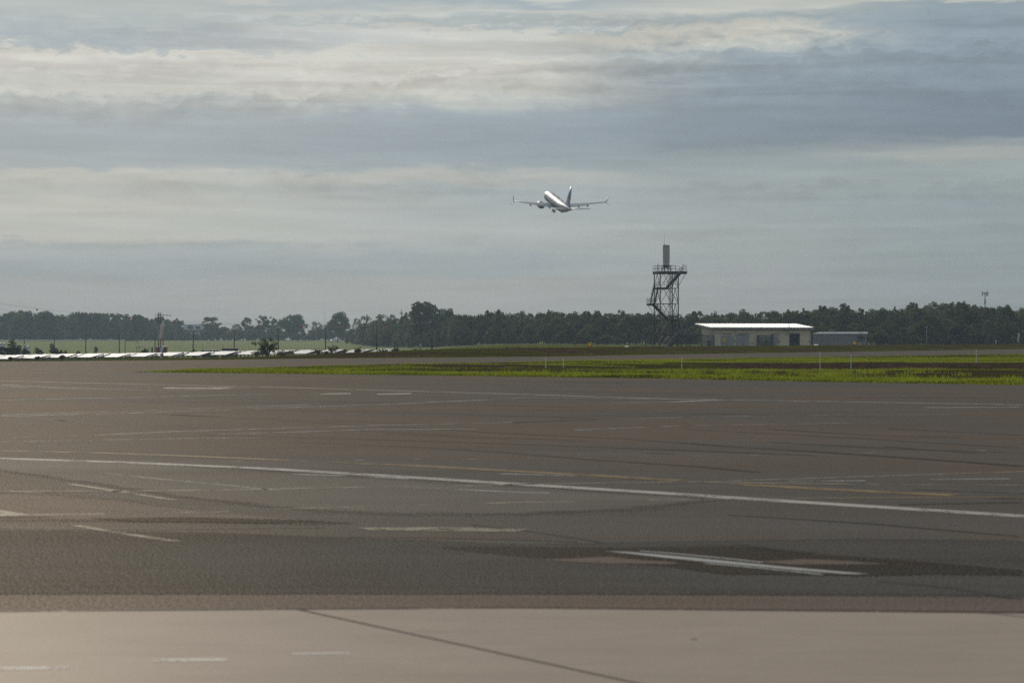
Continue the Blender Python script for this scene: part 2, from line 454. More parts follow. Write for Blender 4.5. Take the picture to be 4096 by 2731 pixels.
def concrete_material():
    m, t, b, out = new_mat("concrete_apron")
    b.inputs['Specular IOR Level'].default_value = 0.06
    tc = t.n('ShaderNodeTexCoord').outputs['Object']
    sp = t.n('ShaderNodeSeparateXYZ'); t.l(tc, sp.inputs[0])
    st = t.noise(t.xyz(t.m('MULTIPLY', sp.outputs[0], 0.7), t.m('MULTIPLY', sp.outputs[1], 1.6), 0.0), 1.0, 6, 0.6, 0.5)
    med = t.noise(tc, 2.5, 5, 0.6)
    grain = t.noise(tc, 45.0, 3, 0.7)
    c = t.mix(t.ss(st, 0.25, 0.75), (0.325, 0.262, 0.210), (0.362, 0.294, 0.237))
    k = t.m('ADD', 0.65, t.m('ADD', t.m('MULTIPLY', t.noise(t.xyz(t.m('MULTIPLY', sp.outputs[0], 0.5), t.m('MULTIPLY', sp.outputs[1], 7.0), 6.0), 1.0, 5, 0.6), 0.20), t.m('ADD', t.m('MULTIPLY', med, 0.16), t.m('MULTIPLY', grain, 0.34))))
    sc = t.n('ShaderNodeVectorMath', operation='SCALE'); t.l(c, sc.inputs[0]); t.l(k, sc.inputs['Scale'])
    # dark rubber and oil smears
    sm = t.ss(t.noise(t.xyz(t.m('MULTIPLY', sp.outputs[0], 0.9), t.m('MULTIPLY', sp.outputs[1], 5.0), 3.0), 1.0, 4, 0.6), 0.60, 0.75)
    c2 = t.mix(t.m('MULTIPLY', sm, 0.35), sc.outputs[0], (0.10, 0.095, 0.09))
    t.l(c2, b.inputs['Base Color'])
    t.l(t.m('ADD', 0.72, t.m('MULTIPLY', med, 0.25)), b.inputs['Roughness'])
    b.inputs['Specular IOR Level'].default_value = 0.0
    gl_ = t.n('ShaderNodeBsdfGlossy'); gl_.inputs['Roughness'].default_value = 0.55; gl_.inputs['Color'].default_value = (0.9, 0.82, 0.72, 1)
    mxs = t.n('ShaderNodeMixShader'); t.l(t.m('ADD', 0.025, t.m('MULTIPLY', grain, 0.025)), mxs.inputs[0])
    t.l(b.outputs[0], mxs.inputs[1]); t.l(gl_.outputs[0], mxs.inputs[2]); t.l(mxs.outputs[0], out.inputs[0])
    bn = t.n('ShaderNodeBump'); bn.inputs['Strength'].default_value = 0.5; bn.inputs['Distance'].default_value = 0.004
    t.l(grain, bn.inputs['Height']); t.l(bn.outputs[0], b.inputs['Normal'])
    return m

M = {}
M['ground'] = ground_material()
M['asphalt'] = asphalt("apron_asphalt", (0.136, 0.103, 0.079), (0.096, 0.087, 0.079))
M['asphalt_pale'] = asphalt("pale_asphalt", (0.150, 0.128, 0.105), (0.130, 0.116, 0.101))
M['asphalt_brown'] = asphalt("brown_asphalt", (0.150, 0.112, 0.092), (0.142, 0.110, 0.092))
M['asphalt_dark'] = asphalt("dark_asphalt", (0.038, 0.033, 0.028), (0.034, 0.030, 0.026))
M['asphalt_near'] = asphalt("coarse_grey_asphalt", (0.088, 0.077, 0.066), (0.078, 0.072, 0.065), 0.9, 1.3, 0.042)
M['concrete'] = concrete_material()
M['tar'] = paint("tar_seal", (0.030, 0.026, 0.023), 0.43, 1.2, 0.55)
M['joint'] = simple("joint_filler", (0.225, 0.182, 0.145), 0.9, spec=0.0)
M['white_paint'] = paint("white_paint", (0.46, 0.42, 0.37), 0.44)
M['faded_white'] = paint("faded_white_paint", (0.42, 0.41, 0.39), 0.47, 2.0)
M['cream_paint'] = paint("cream_paint", (0.33, 0.27, 0.20), 0.46)
M['yellow_paint'] = paint("yellow_paint", (0.26, 0.175, 0.09), 0.45)
M['slab_paint'] = paint("slab_paint", (0.66, 0.60, 0.53), 0.42, 6.0)
M['bar_paint'] = paint("grey_white_paint", (0.42, 0.41, 0.39), 0.42, 4.0)
M['grass'] = leaf_mat("grass_blades", (0.105, 0.118, 0.015), (0.215, 0.245, 0.022), 0.45, 0.3)
M['leaf_dark'] = leaf_mat("dark_leaves", (0.034, 0.053, 0.020), (0.085, 0.112, 0.040))
M['leaf_mid'] = leaf_mat("mid_leaves", (0.045, 0.064, 0.023), (0.115, 0.138, 0.047))
M['leaf_pale'] = leaf_mat("pale_leaves", (0.075, 0.085, 0.050), (0.15, 0.16, 0.09))
M['leaf_brown'] = leaf_mat("brown_leaves", (0.06, 0.05, 0.028), (0.12, 0.10, 0.055))
M['bark'] = simple("bark", (0.12, 0.10, 0.08), 0.85)
M['steel_dark'] = simple("painted_steel", (0.030, 0.034, 0.038), 0.6, 0.1)
M['galv'] = simple("galvanised_steel", (0.22, 0.23, 0.235), 0.5, 0.5)
M['tread'] = simple("grating_steel", (0.16, 0.165, 0.17), 0.45, 0.6)
M['radome'] = simple("grey_fibreglass", (0.36, 0.36, 0.34), 0.6)
M['cream_wall'] = simple("cream_blockwork", (0.58, 0.50, 0.37), 0.85, 0, 0.10, 2.0)
M['roof_metal'] = simple("zinc_roofing", (0.55, 0.55, 0.53), 0.42, 0.6, 0.12)
M['fascia'] = simple("grey_fascia", (0.30, 0.31, 0.32), 0.55)
M['door_grey'] = simple("grey_door_paint", (0.27, 0.28, 0.285), 0.55, 0, 0.06)
M['louvre'] = simple("navy_louvre", (0.045, 0.055, 0.075), 0.5)
M['mesh_grey'] = simple("screen_mesh", (0.10, 0.11, 0.12), 0.6)
M['shed_grey'] = simple("grey_sheet_wall", (0.14, 0.15, 0.165), 0.6)
M['sign_yellow'] = simple("sign_yellow", (0.88, 0.46, 0.03), 0.5)
M['warning_yellow'] = simple("warning_yellow", (0.62, 0.50, 0.04), 0.5)
M['sign_black'] = simple("sign_black", (0.02, 0.02, 0.02), 0.5)
M['white'] = simple("white_enamel", (0.72, 0.72, 0.70), 0.4, 0, 0.05)
M['red'] = simple("signal_red", (0.60, 0.045, 0.025), 0.5)
M['dull_red'] = simple("dull_red_paint", (0.20, 0.045, 0.04), 0.6)
M['rust'] = simple("rusty_lattice", (0.19, 0.10, 0.075), 0.7)
M['sock'] = simple("windsock_cloth", (0.50, 0.49, 0.47), 0.8)
def cloth_mat():
    m, t, b, out = new_mat("translucent_cloth")
    b.inputs['Base Color'].default_value = (0.55, 0.54, 0.52, 1); b.inputs['Roughness'].default_value = 0.9; b.inputs['Specular IOR Level'].default_value = 0.0
    tr = t.n('ShaderNodeBsdfTranslucent'); tr.inputs[0].default_value = (0.62, 0.60, 0.57, 1)
    mxs = t.n('ShaderNodeMixShader'); mxs.inputs[0].default_value = 0.5
    t.l(b.outputs[0], mxs.inputs[1]); t.l(tr.outputs[0], mxs.inputs[2]); t.l(mxs.outputs[0], out.inputs[0])
    return m
M['sock'] = cloth_mat()
M['pole_wood'] = simple("dark_timber_pole", (0.045, 0.042, 0.038), 0.8)
M['green_box'] = simple("dark_green_cabinet", (0.035, 0.05, 0.045), 0.5)
M['glass'] = simple("dark_glass", (0.03, 0.035, 0.04), 0.15)
M['tyre'] = simple("rubber", (0.02, 0.02, 0.02), 0.7)
M['concrete_block'] = simple("plain_concrete", (0.36, 0.34, 0.30), 0.85)
M['bldg_white'] = simple("pale_render", (0.55, 0.57, 0.60), 0.7)
M['wire'] = simple("wire", (0.10, 0.10, 0.10), 0.5, 0.5)

# ------------------------------------------------------------------ terrain
FAR_EDGE = [(-136.0, 57.0)] + [tuple(G(*p)[:2]) for p in ((0, 1446), (900, 1438), (1300, 1433), (1700, 1430), (2350, 1424), (2600, 1418), (3300, 1408), (4096, 1396))] + [(230.0, 640.0), (560.0, 1200.0)]
NEAR_EDGE = [tuple(G(*p)[:2]) for p in ((530, 1488), (800, 1478), (1150, 1467), (1600, 1455), (2600, 1440), (3300, 1427), (4096, 1415))] + [(206.0, 528.0), (530.0, 1060.0)]
APRON_EDGE = [tuple(G(*p)[:2]) for p in ((530, 1488), (1000, 1493), (1600, 1500), (2600, 1513), (3300, 1527), (4096, 1540))] + [(60.0, 52.0), (300.0, -60.0)]

def interp_line(pts, x):
    a = np.array(sorted(pts))
    return np.interp(x, a[:, 0], a[:, 1])

def sstep(x, a, b):
    t = np.clip((x - a) / (b - a), 0, 1)
    return t * t * (3 - 2 * t)

_rng = np.random.RandomState(5)
_lat = _rng.rand(64, 64)
def vnoise(x, y):
    xi = np.floor(x).astype(int); yi = np.floor(y).astype(int)
    fx = x - xi; fy = y - yi
    fx = fx * fx * (3 - 2 * fx); fy = fy * fy * (3 - 2 * fy)
    g = lambda i, j: _lat[i % 64, j % 64]
    return (g(xi, yi) * (1 - fx) + g(xi + 1, yi) * fx) * (1 - fy) + (g(xi, yi + 1) * (1 - fx) + g(xi + 1, yi + 1) * fx) * fy - 0.5

def in_pave(x, y):
    """signed: > 0 outside pavement (grass), roughly metres along Y"""
    far = y - interp_line(FAR_EDGE, x)
    wedge = np.minimum(interp_line(NEAR_EDGE, x) - y, y - interp_line(APRON_EDGE, x))
    wedge = np.where(x < NEAR_EDGE[0][0], -50.0, wedge)
    return far, wedge

VY = [0, 181, 390, 405, 540, 600, 843, 1000, 1300, 1650, 9000]
VZ = [0, 0, -1.6, -2.5, -2.8, -3.0, -4.9, -4.8, -2.6, 0.0, 0.0]
def height(x, y):
    x = np.asarray(x, float); y = np.asarray(y, float)
    far, wedge = in_pave(x, y)
    u = x / np.maximum(y, 60.0)
    wn = sstep(u, 0.005, -0.16) * (1 + 0.45 * sstep(u, -0.14, -0.19)); wf = sstep(u, 0.005, -0.085)
    w = wn + (wf - wn) * sstep(y, 395, 420)
    z = np.full(x.shape, -0.04)
    out = far > 0
    bank = 0.64 * sstep(far, 0, 26) - 0.95 * sstep(far, 30, 130)
    val = np.interp(y, VY, VZ)
    rough = (vnoise(x * 0.21, y * 0.21) * 0.12 + vnoise(x * 0.73 + 9, y * 0.73) * 0.06)
    zo = bank * (1 - w) + val * w * sstep(far, 0, 25) + rough * sstep(far, 0, 6) - 0.04 * (1 - sstep(far, 0, 8))
    z = np.where(out, zo, z)
    ww = wedge > 0
    dk = sstep(x, 2.0, 20.0)
    yd = 161.0 + vnoise(x * 0.15, x * 0.0 + 3) * 5
    ditch = -(0.08 + 0.40 * dk) * sstep(y, yd - 34, yd - 6) * (1 - sstep(y, yd - 1.5, yd + 2.5))
    zw = ditch * sstep(x, -8, 6) + rough * 0.7 * sstep(wedge, 0, 5) + 0.03 * sstep(wedge, 0.3, 4) - 0.04 * (1 - sstep(wedge, 0, 2.5))
    z = np.where(ww, zw, z)
    return z

def soil_amount(x, y):
    far, wedge = in_pave(x, y)
    s = np.full(x.shape, 0.35)
    # bank beyond the taxiway
    b = 0.34 + 0.20 * sstep(far, 3, 12) * (1 - sstep(far, 45, 95))
    u = x / np.maximum(y, 60.0)
    left = sstep(u, -0.06, -0.10)
    b = b + 0.22 * left * sstep(far, 20, 60) * (1 - sstep(y, 395, 420))
    b = np.where(far > 140, 0.16, b)
    s = np.where(far > 0, b, s)
    yd = 161.0
    k = 0.02 + 0.50 * sstep(y - interp_line(APRON_EDGE, x), 7, 12) + vnoise(x * 0.035 + 5, y * 0.28) * 0.9 * sstep(y - interp_line(APRON_EDGE, x), 8, 14) * (1 - 0.3 * sstep(x, -6, -16))
    k = k + 0.40 * sstep(y, yd - 22, yd - 8) * (1 - sstep(y, yd + 1.5, yd + 5)) * sstep(x, 4, 16)
    k = k - 0.26 * sstep(y, yd + 3, yd + 9) * sstep(x, 0, 10) - 0.15 * sstep(x, 0, -10)
    s = np.where(wedge > 0, k, s)
    return np.clip(s, 0, 1.3)

def ground():
    xs = np.concatenate([np.arange(-900, -200, 50), np.arange(-200, -60, 8), np.arange(-60, 90, 1.5), np.arange(90, 250, 8), np.arange(250, 951, 50)])
    ys = np.concatenate([np.arange(-120, 70, 15), np.arange(70, 260, 1.0), np.arange(260, 460, 2.5), np.arange(460, 900, 12), np.arange(900, 2501, 40)])
    X, Y = np.meshgrid(xs, ys)
    Z = height(X, Y)
    nx, ny = len(xs), len(ys)
    vs = np.stack([X, Y, Z], -1).reshape(-1, 3)
    i = np.arange(nx * ny).reshape(ny, nx)
    f = np.stack([i[:-1, :-1], i[:-1, 1:], i[1:, 1:], i[1:, :-1]], -1).reshape(-1, 4)
    me = bpy.data.meshes.new("ground")
    me.from_pydata(vs.tolist(), [], f.tolist())
    a = me.attributes.new('soil', 'FLOAT', 'POINT')
    a.data.foreach_set('value', soil_amount(X, Y).reshape(-1).astype(np.float32))
    me.polygons.foreach_set('use_smooth', [True] * len(me.polygons))
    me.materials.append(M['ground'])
    o = bpy.data.objects.new("ground", me)
    C.objects.link(o)
    tag(o, kind='structure')
ground()

def hz(x, y):
    return float(height(np.array([x]), np.array([y]))[0])

def sheet(name, pts, z, mat):
    me = bpy.data.meshes.new(name)
    me.from_pydata([(p[0], p[1], z) for p in pts], [], [tuple(range(len(pts)))])
    me.materials.append(mat)
    me.update()
    if me.polygons[0].normal.z < 0:
        me.flip_normals()
    o = bpy.data.objects.new(name, me)
    C.objects.link(o)
    return tag(o, kind='structure')

def densify(pts, step):
    out = []
    for a, b in zip(pts[:-1], pts[1:]):
        L = math.hypot(b[0] - a[0], b[1] - a[1]); n = max(1, int(L / step))
        for k in range(n): out.append((a[0] + (b[0] - a[0]) * k / n, a[1] + (b[1] - a[1]) * k / n))
    out.append(tuple(pts[-1][:2]))
    return out

far_pts = [p for p in FAR_EDGE]
sheet("taxiway", far_pts[::-1] + [NEAR_EDGE[0], (-70.0, 60.0)] if False else [(-136.0, 57.0)] + far_pts[1:] + NEAR_EDGE[::-1] + [(-60.0, 40.0)], 0.0, M['asphalt'])
sheet("apron", [(-60.0, 40.0)] + APRON_EDGE + [(300.0, -100.0), (-300.0, -100.0), (-136.0, 57.0)], 0.0, M['asphalt']) 
CONC = [G(-1500, 2455), G(0, 2446.5), G(1000, 2439), G(2048, 2432.5), G(3000, 2442), G(4096, 2452.5), G(5600, 2466)]
sheet("concrete_apron", [p[:2] for p in CONC] + [(5, -20), (-5, -20)], 0.004, M['concrete'])
BR = [G(-1500, 2384), G(0, 2381), G(2048, 2380), G(3000, 2384), G(4096, 2398), G(5600, 2410)]
sheet("asphalt_strip", [p[:2] for p in BR] + [p[:2] for p in CONC[::-1]], 0.003, M['asphalt_brown'])

def px_sheet(name, pts, z, mat):
    return sheet(name, [G(*p)[:2] for p in pts], z, mat)

def soft_patch(name, pts, z, mat, soft=0.35):
    """stain or repair whose edge dissolves into the asphalt: alpha 0 on the rim, 1 inside"""
    g = densify([tuple(G(*p)[:2]) for p in pts + [pts[0]]], 1.0)[:-1]
    n = len(g)
    cx = sum(p[0] for p in g) / n; cy = sum(p[1] for p in g) / n
    # inner ring: pull every rim point towards the middle line of the shape
    inner = []
    for p in g:
        near = [q for q in g if abs(q[0] - p[0]) < 1.2 + 0.1 * abs(p[0] - cx)]
        my = (min(q[1] for q in near) + max(q[1] for q in near)) / 2
        inner.append((p[0] + (cx - p[0]) * soft * 0.35, p[1] + (my - p[1]) * soft))
    me = bpy.data.meshes.new(name)
    vs = [(p[0], p[1], z) for p in g] + [(p[0], p[1], z) for p in inner]
    fs = [(i, (i + 1) % n, n + (i + 1) % n, n + i) for i in range(n)] + [tuple(range(n, 2 * n))]
    me.from_pydata(vs, [], fs)
    a = me.attributes.new('cover', 'FLOAT', 'POINT')
    a.data.foreach_set('value', [0.0] * n + [1.0] * n)
    me.materials.append(mat); me.update()
    o = bpy.data.objects.new(name, me); C.objects.link(o)
    return tag(o, kind='structure')

def soften(src, name):
    m = src.copy(); m.name = name
    t = NT(m.node_tree)
    out = [n for n in m.node_tree.nodes if n.type == 'OUTPUT_MATERIAL'][0]
    sh = out.inputs[0].links[0].from_socket
    at = t.n('ShaderNodeAttribute'); at.attribute_name = 'cover'
    tc = t.n('ShaderNodeTexCoord').outputs['Object']
    nz = t.m('ADD', t.m('MULTIPLY', t.noise(tc, 1.4, 5, 0.7), 0.3), t.m('MULTIPLY', t.noise(tc, 40.0, 2, 0.7), 0.7))
    f = t.ss(t.m('ADD', at.outputs['Fac'], t.m('MULTIPLY', t.m('SUBTRACT', nz, 0.5), 2.6)), 0.49, 0.51)
    tp = t.n('ShaderNodeBsdfTransparent'); mx = t.n('ShaderNodeMixShader')
    t.l(f, mx.inputs[0]); t.l(tp.outputs[0], mx.inputs[1]); t.l(sh, mx.inputs[2]); t.l(mx.outputs[0], out.inputs[0])
    return m
M['stain'] = simple('oil_stain', (0.20, 0.16, 0.13), 0.9, 0, 0.15, 3.0, 0.0); M['soft_stain'] = soften(M['stain'], 'oil_stain_worn')
M['soft_near'] = soften(M['asphalt_near'], 'coarse_grey_asphalt_worn')
M['soft_pale'] = soften(M['asphalt_pale'], "pale_asphalt_worn"); M['soft_dark'] = soften(M['asphalt_dark'], "dark_asphalt_worn"); M['soft_brown'] = soften(M['asphalt_brown'], "brown_asphalt_worn")
soft_patch("pale_asphalt_patch", [(-300, 1822), (0, 1826), (500, 1842), (1000, 1866), (1500, 1898), (2048, 1932), (2500, 1962), (3000, 1998), (2700, 2045), (2200, 2075), (1700, 2078), (1300, 2064), (1090, 2042), (700, 2001), (300, 1937), (0, 1892), (-300, 1850)], 0.002, M['soft_pale'], 0.35)
soft_patch("dark_asphalt_patch", [(1720, 2187), (2100, 2187), (2480, 2189), (2980, 2181), (3260, 2212), (3750, 2250), (4150, 2285), (4150, 2309), (3800, 2306), (3480, 2312), (2900, 2306), (2650, 2268), (2380, 2250), (2048, 2226), (1800, 2200)], 0.003, M['soft_dark'], 0.25)
soft_patch("coarse_asphalt_patch", [(-600, 2112), (300, 2116), (900, 2128), (1500, 2150), (2100, 2172), (2800, 2158), (3400, 2150), (4300, 2160), (4700, 2392), (2048, 2384), (-700, 2384)], 0.002, M['soft_near'], 0.12)
soft_patch("brown_asphalt_patch", [(2120, 2238), (2420, 2222), (2780, 2254), (2700, 2262), (2430, 2258)], 0.004, M['soft_brown'], 0.5)
soft_patch("brown_asphalt_patch", [(2990, 2246), (3200, 2233), (3440, 2246), (3600, 2258), (3400, 2262), (3150, 2262)], 0.004, M['soft_brown'], 0.5)
soft_patch("brown_asphalt_patch", [(-300, 1960), (100, 1955), (500, 1990), (900, 2050), (1500, 2095), (1300, 2106), (700, 2100), (-300, 2104)], 0.002, M['soft_brown'], 0.5)
soft_patch("dark_asphalt_patch", [(300, 2070), (700, 2064), (1200, 2078), (1500, 2096), (1100, 2100), (500, 2092)], 0.003, M['soft_dark'], 0.8)
soft_patch("dark_asphalt_patch", [(-300, 2062), (150, 2064), (250, 2070), (-300, 2078)], 0.003, M['soft_dark'], 0.8)

def strip(name, pts, w, mat, z=0.0035, step=2.0, jitter=0.0, seed=1):
    g = [tuple(G(*p)[:2]) for p in pts]
    g = densify(g, step)
    if name == 'tar_seam': w = w * (1 + sum(q[1] for q in g) / len(g) / 28)
    rnd = random.Random(seed)
    vs = []; fs = []
    ox = 0.0
    for i, p in enumerate(g):
        a = g[max(i - 1, 0)]; b = g[min(i + 1, len(g) - 1)]
        dx_, dy_ = b[0] - a[0], b[1] - a[1]; L = math.hypot(dx_, dy_) or 1
        nx_, ny_ = -dy_ / L, dx_ / L
        if jitter:
            ox = 0.8 * ox + rnd.uniform(-1, 1) * jitter
        ww = w * (1 + (rnd.uniform(-0.6, 0.6) if jitter else 0)) / 2
        vs += [(p[0] + nx_ * (ox - ww), p[1] + ny_ * (ox - ww), z), (p[0] + nx_ * (ox + ww), p[1] + ny_ * (ox + ww), z)]
    for i in range(len(g) - 1):
        fs.append((2 * i, 2 * i + 2, 2 * i + 3, 2 * i + 1))
    me = bpy.data.meshes.new(name)
    me.from_pydata(vs, [], fs); me.materials.append(mat); me.update()
    if me.polygons and me.polygons[0].normal.z < 0: me.flip_normals()
    o = bpy.data.objects.new(name, me); C.objects.link(o)
    return tag(o, kind='structure')

# painted lines (pixel polylines on the flat pavement, width in metres)
LN = "painted_line"
strip(LN, [(-300, 1822), (0, 1833), (500, 1849), (1040, 1873), (1500, 1900), (2048, 1935), (2600, 1969), (3200, 2008), (4150, 2068)], 0.32, M['white_paint'])
strip(LN, [(-200, 1801), (0, 1804), (350, 1810), (700, 1822), (1180, 1842)], 0.26, M['yellow_paint'])
strip(LN, [(1320, 1849), (1700, 1865), (2048, 1884), (2400, 1903), (2720, 1922)], 0.28, M['yellow_paint'])
strip(LN, [(2940, 1936), (3300, 1957), (3820, 1981)], 0.34, M['yellow_paint'])
strip(LN, [(0, 1966), (550, 1964), (1000, 1957), (1500, 1948), (2048, 1938), (2420, 1932), (2800, 1927), (3300, 1912), (4150, 1884)], 0.13, M['cream_paint'])
strip(LN, [(2800, 1928), (3200, 1934), (3600, 1939), (4150, 1941)], 0.14, M['cream_paint'])
strip(LN, [(1090, 2037), (1500, 2026), (2048, 2010), (2300, 2007)], 0.13, M['cream_paint'])
strip(LN, [(2590, 2000), (2940, 1996)], 0.12, M['cream_paint'])
strip(LN, [(3180, 1995), (3600, 1991), (4150, 1988)], 0.13, M['yellow_paint'])
strip(LN, [(130, 2059), (420, 2055)], 0.12, M['cream_paint'])
strip(LN, [(655, 2051), (915, 2047)], 0.12, M['cream_paint'])
strip(LN, [(280, 1936), (480, 1966), (700, 2001)], 0.10, M['cream_paint'])
strip(LN, [(300, 2102), (520, 2138), (710, 2166)], 0.09, M['cream_paint'])
px_sheet(LN, [(-60, 2034), (0, 2040), (130, 2060), (0, 2066), (-60, 2068)], 0.0035, M['cream_paint'])
px_sheet(LN, [(1410, 2110), (1800, 2109), (2115, 2117), (2060, 2127), (1700, 2124), (1480, 2120)], 0.0035, M['cream_paint'])
px_sheet(LN, [(2420, 2205), (2510, 2208), (2640, 2219), (2790, 2233), (2960, 2250), (3140, 2268), (3330, 2284), (3480, 2297), (3380, 2296), (3200, 2282), (3020, 2265), (2830, 2248), (2640, 2229), (2520, 2215)], 0.0045, M['bar_paint'])
strip(LN, [(2560, 2204), (2720, 2217), (2900, 2234), (3050, 2250)], 0.05, M['bar_paint'], 0.0045)
strip(LN, [(2820, 2253), (2980, 2267), (3150, 2284), (3290, 2298)], 0.05, M['bar_paint'], 0.0045)
strip(LN, [(-200, 1520), (0, 1523), (610, 1538), (1045, 1547), (1600, 1563), (2048, 1576), (2657, 1595), (3441, 1608), (4150, 1620)], 0.30, M['white_paint'])
strip(LN, [(0, 1665), (500, 1653), (1000, 1636), (1400, 1622), (1800, 1606), (2120, 1590), (2600, 1596)], 0.22, M['faded_white'])
strip(LN, [(0, 1660), (420, 1647), (900, 1632), (1240, 1619)], 0.16, M['faded_white'])
strip(LN, [(0, 1752), (350, 1742), (700, 1726), (1150, 1712), (1560, 1700), (2048, 1690), (2480, 1676)], 0.16, M['faded_white'])
strip(LN, [(0, 1768), (400, 1760), (800, 1753), (1040, 1752)], 0.16, M['faded_white'])
strip(LN, [(880, 1737), (1080, 1731), (1500, 1718), (1900, 1716)], 0.18, M['faded_white'])
strip(LN, [(0, 1600), (500, 1590), (1000, 1578), (1300, 1574)], 0.3, M['faded_white'])
strip(LN, [(0, 1546), (400, 1556), (700, 1561), (1000, 1552)], 0.3, M['faded_white'])
strip(LN, [(0, 1539), (260, 1550), (700, 1549)], 0.3, M['faded_white'])
strip(LN, [(2048, 1690), (2470, 1676), (3000, 1664), (3850, 1656)], 0.13, M['faded_white'])
strip(LN, [(2300, 1720), (2700, 1704), (3400, 1692)], 0.14, M['faded_white'])
strip(LN, [(3150, 1925), (3460, 1923)], 0.14, M['faded_white'])
strip(LN, [(3720, 1918), (4040, 1915)], 0.14, M['faded_white'])
strip(LN, [(1180, 1896), (1420, 1904), (1700, 1918)], 0.16, M['faded_white'])
strip(LN, [(2000, 1895), (2300, 1903)], 0.16, M['faded_white'])
strip(LN, [(400, 1890), (600, 1912), (900, 1940), (1120, 1962)], 0.05, M['faded_white'])
strip(LN, [(1640, 1948), (2048, 1968), (2200, 1972)], 0.10, M['faded_white'])
px_sheet(LN, [(660, 1550), (950, 1549), (880, 1555), (650, 1554)], 0.0035, M['white_paint'])
px_sheet(LN, [(1275, 1574), (1400, 1572), (1405, 1576), (1280, 1577)], 0.0035, M['white_paint'])
px_sheet(LN, [(1505, 1575), (1650, 1572), (1640, 1576), (1510, 1578)], 0.0035, M['white_paint'])
strip(LN, [(2450, 1611), (2700, 1607), (2900, 1599)], 0.4, M['faded_white'])
strip(LN, [(3700, 1630), (3950, 1629), (4090, 1627)], 0.4, M['faded_white'])
strip(LN, [(1200, 1503), (2048, 1534), (2700, 1545), (3400, 1562), (4150, 1578)], 0.22, M['yellow_paint'])
strip(LN, [(0, 1490), (200, 1493), (420, 1496)], 0.35, M['yellow_paint'])
for k, (px, py) in enumerate(((950, 1847), (1210, 1844), (1440, 1841), (1665, 1838), (1890, 1837), (2125, 1834), (2350, 1832), (2590, 1828), (2790, 1825), (3020, 1821), (3250, 1816), (3480, 1811), (3700, 1806), (3930, 1803))):
    strip(LN, [(px - 16, py), (px + 18, py - 1)], 0.10, M['faded_white'])
# worn paint on the concrete
strip(LN, [(0, 2677), (120, 2675), (290, 2672)], 0.10, M['slab_paint'], 0.0055)
strip(LN, [(610, 2644), (760, 2641), (910, 2640)], 0.10, M['slab_paint'], 0.0055)
strip(LN, [(1170, 2617), (1400, 2614)], 0.06, M['slab_paint'], 0.0055)
for pl in ([(2760, 2556), (2790, 2556), (2796, 2561), (2764, 2562)],):
    soft_patch("concrete_stain", pl, 0.0045, M['soft_stain'], 0.5)
strip("concrete_joint", [(1185, 2438), (1600, 2528), (2050, 2626), (2530, 2731), (3200, 2880)], 0.019, M['joint'], 0.0075)
strip("concrete_joint", [(3930, 2452), (4200, 2480), (4700, 2533)], 0.02, M['joint'], 0.0075)
# dark tar joint along the edge between asphalt and concrete
strip("concrete_joint", [(-800, 2450), (0, 2446.5), (1000, 2439), (2048, 2432.5), (3000, 2442), (4096, 2452.5), (5000, 2461)], 0.05, M['tar'], 0.009)
# tar-sealed cracks
TC = "tar_seam"
rc = random.Random(11)
for k, pl in enumerate((
    [(50, 1664), (420, 1700), (900, 1722)], [(200, 1680), (700, 1703), (1150, 1724)],
    [(700, 1587), (1200, 1602), (1900, 1618), (2300, 1630)], [(640, 1657), (1100, 1675), (1650, 1693)],
    [(800, 1737), (1500, 1757), (2048, 1776), (2700, 1799), (3250, 1822)],
    [(653, 1656), (1306, 1693), (1700, 1714), (2048, 1734), (2500, 1756), (3000, 1790), (3500, 1822), (4096, 1864)],
    [(1150, 1768), (1650, 1786), (2048, 1810), (2400, 1840), (2800, 1866), (3040, 1888)],
    [(2750, 1718), (3100, 1735), (3600, 1762), (4096, 1790)], [(3080, 1716), (3500, 1740), (3850, 1750)],
    [(3080, 1768), (3600, 1795), (4096, 1812)], [(2590, 1812), (2700, 1817)], [(3540, 1786), (3700, 1800), (3900, 1812)],
    [(3560, 1715), (4096, 1740)], [(1450, 1722), (1900, 1745), (2350, 1764)], [(1150, 1640), (1800, 1655), (2400, 1675)],
    [(2100, 1640), (2800, 1655), (3500, 1665)], [(3900, 1988), (4096, 1998)], [(3600, 2018), (4096, 2010)],
    [(1200, 1510), (1800, 1520), (2500, 1530)], [(2100, 1560), (2900, 1580)], [(3400, 1590), (4000, 1592)],
    [(0, 2110), (600, 2118), (1300, 2108)], [(2900, 2060), (3500, 2095), (4096, 2145)], [(1880, 2098), (2120, 2130), (2350, 2165), (2480, 2190)],
    [(3500, 2325), (3800, 2350), (4096, 2395)], [(1400, 2145), (1900, 2155), (2300, 2168)],
    [(0, 1960), (300, 1985)], [(3650, 1958), (4096, 1975)],
    [(0, 1590), (600, 1605), (1200, 1612)], [(300, 1620), (900, 1640)], [(1550, 1735), (2050, 1757)])):
    strip(TC, pl, 0.040 if k not in (4, 5, 6) else 0.065, M['tar'], 0.0025, 1.2, 0.05, k)
strip(TC, [(1760, 2186), (2100, 2186), (2480, 2188), (2980, 2180), (3260, 2211)], 0.06, M['tar'], 0.0038, 0.8, 0.02, 77)

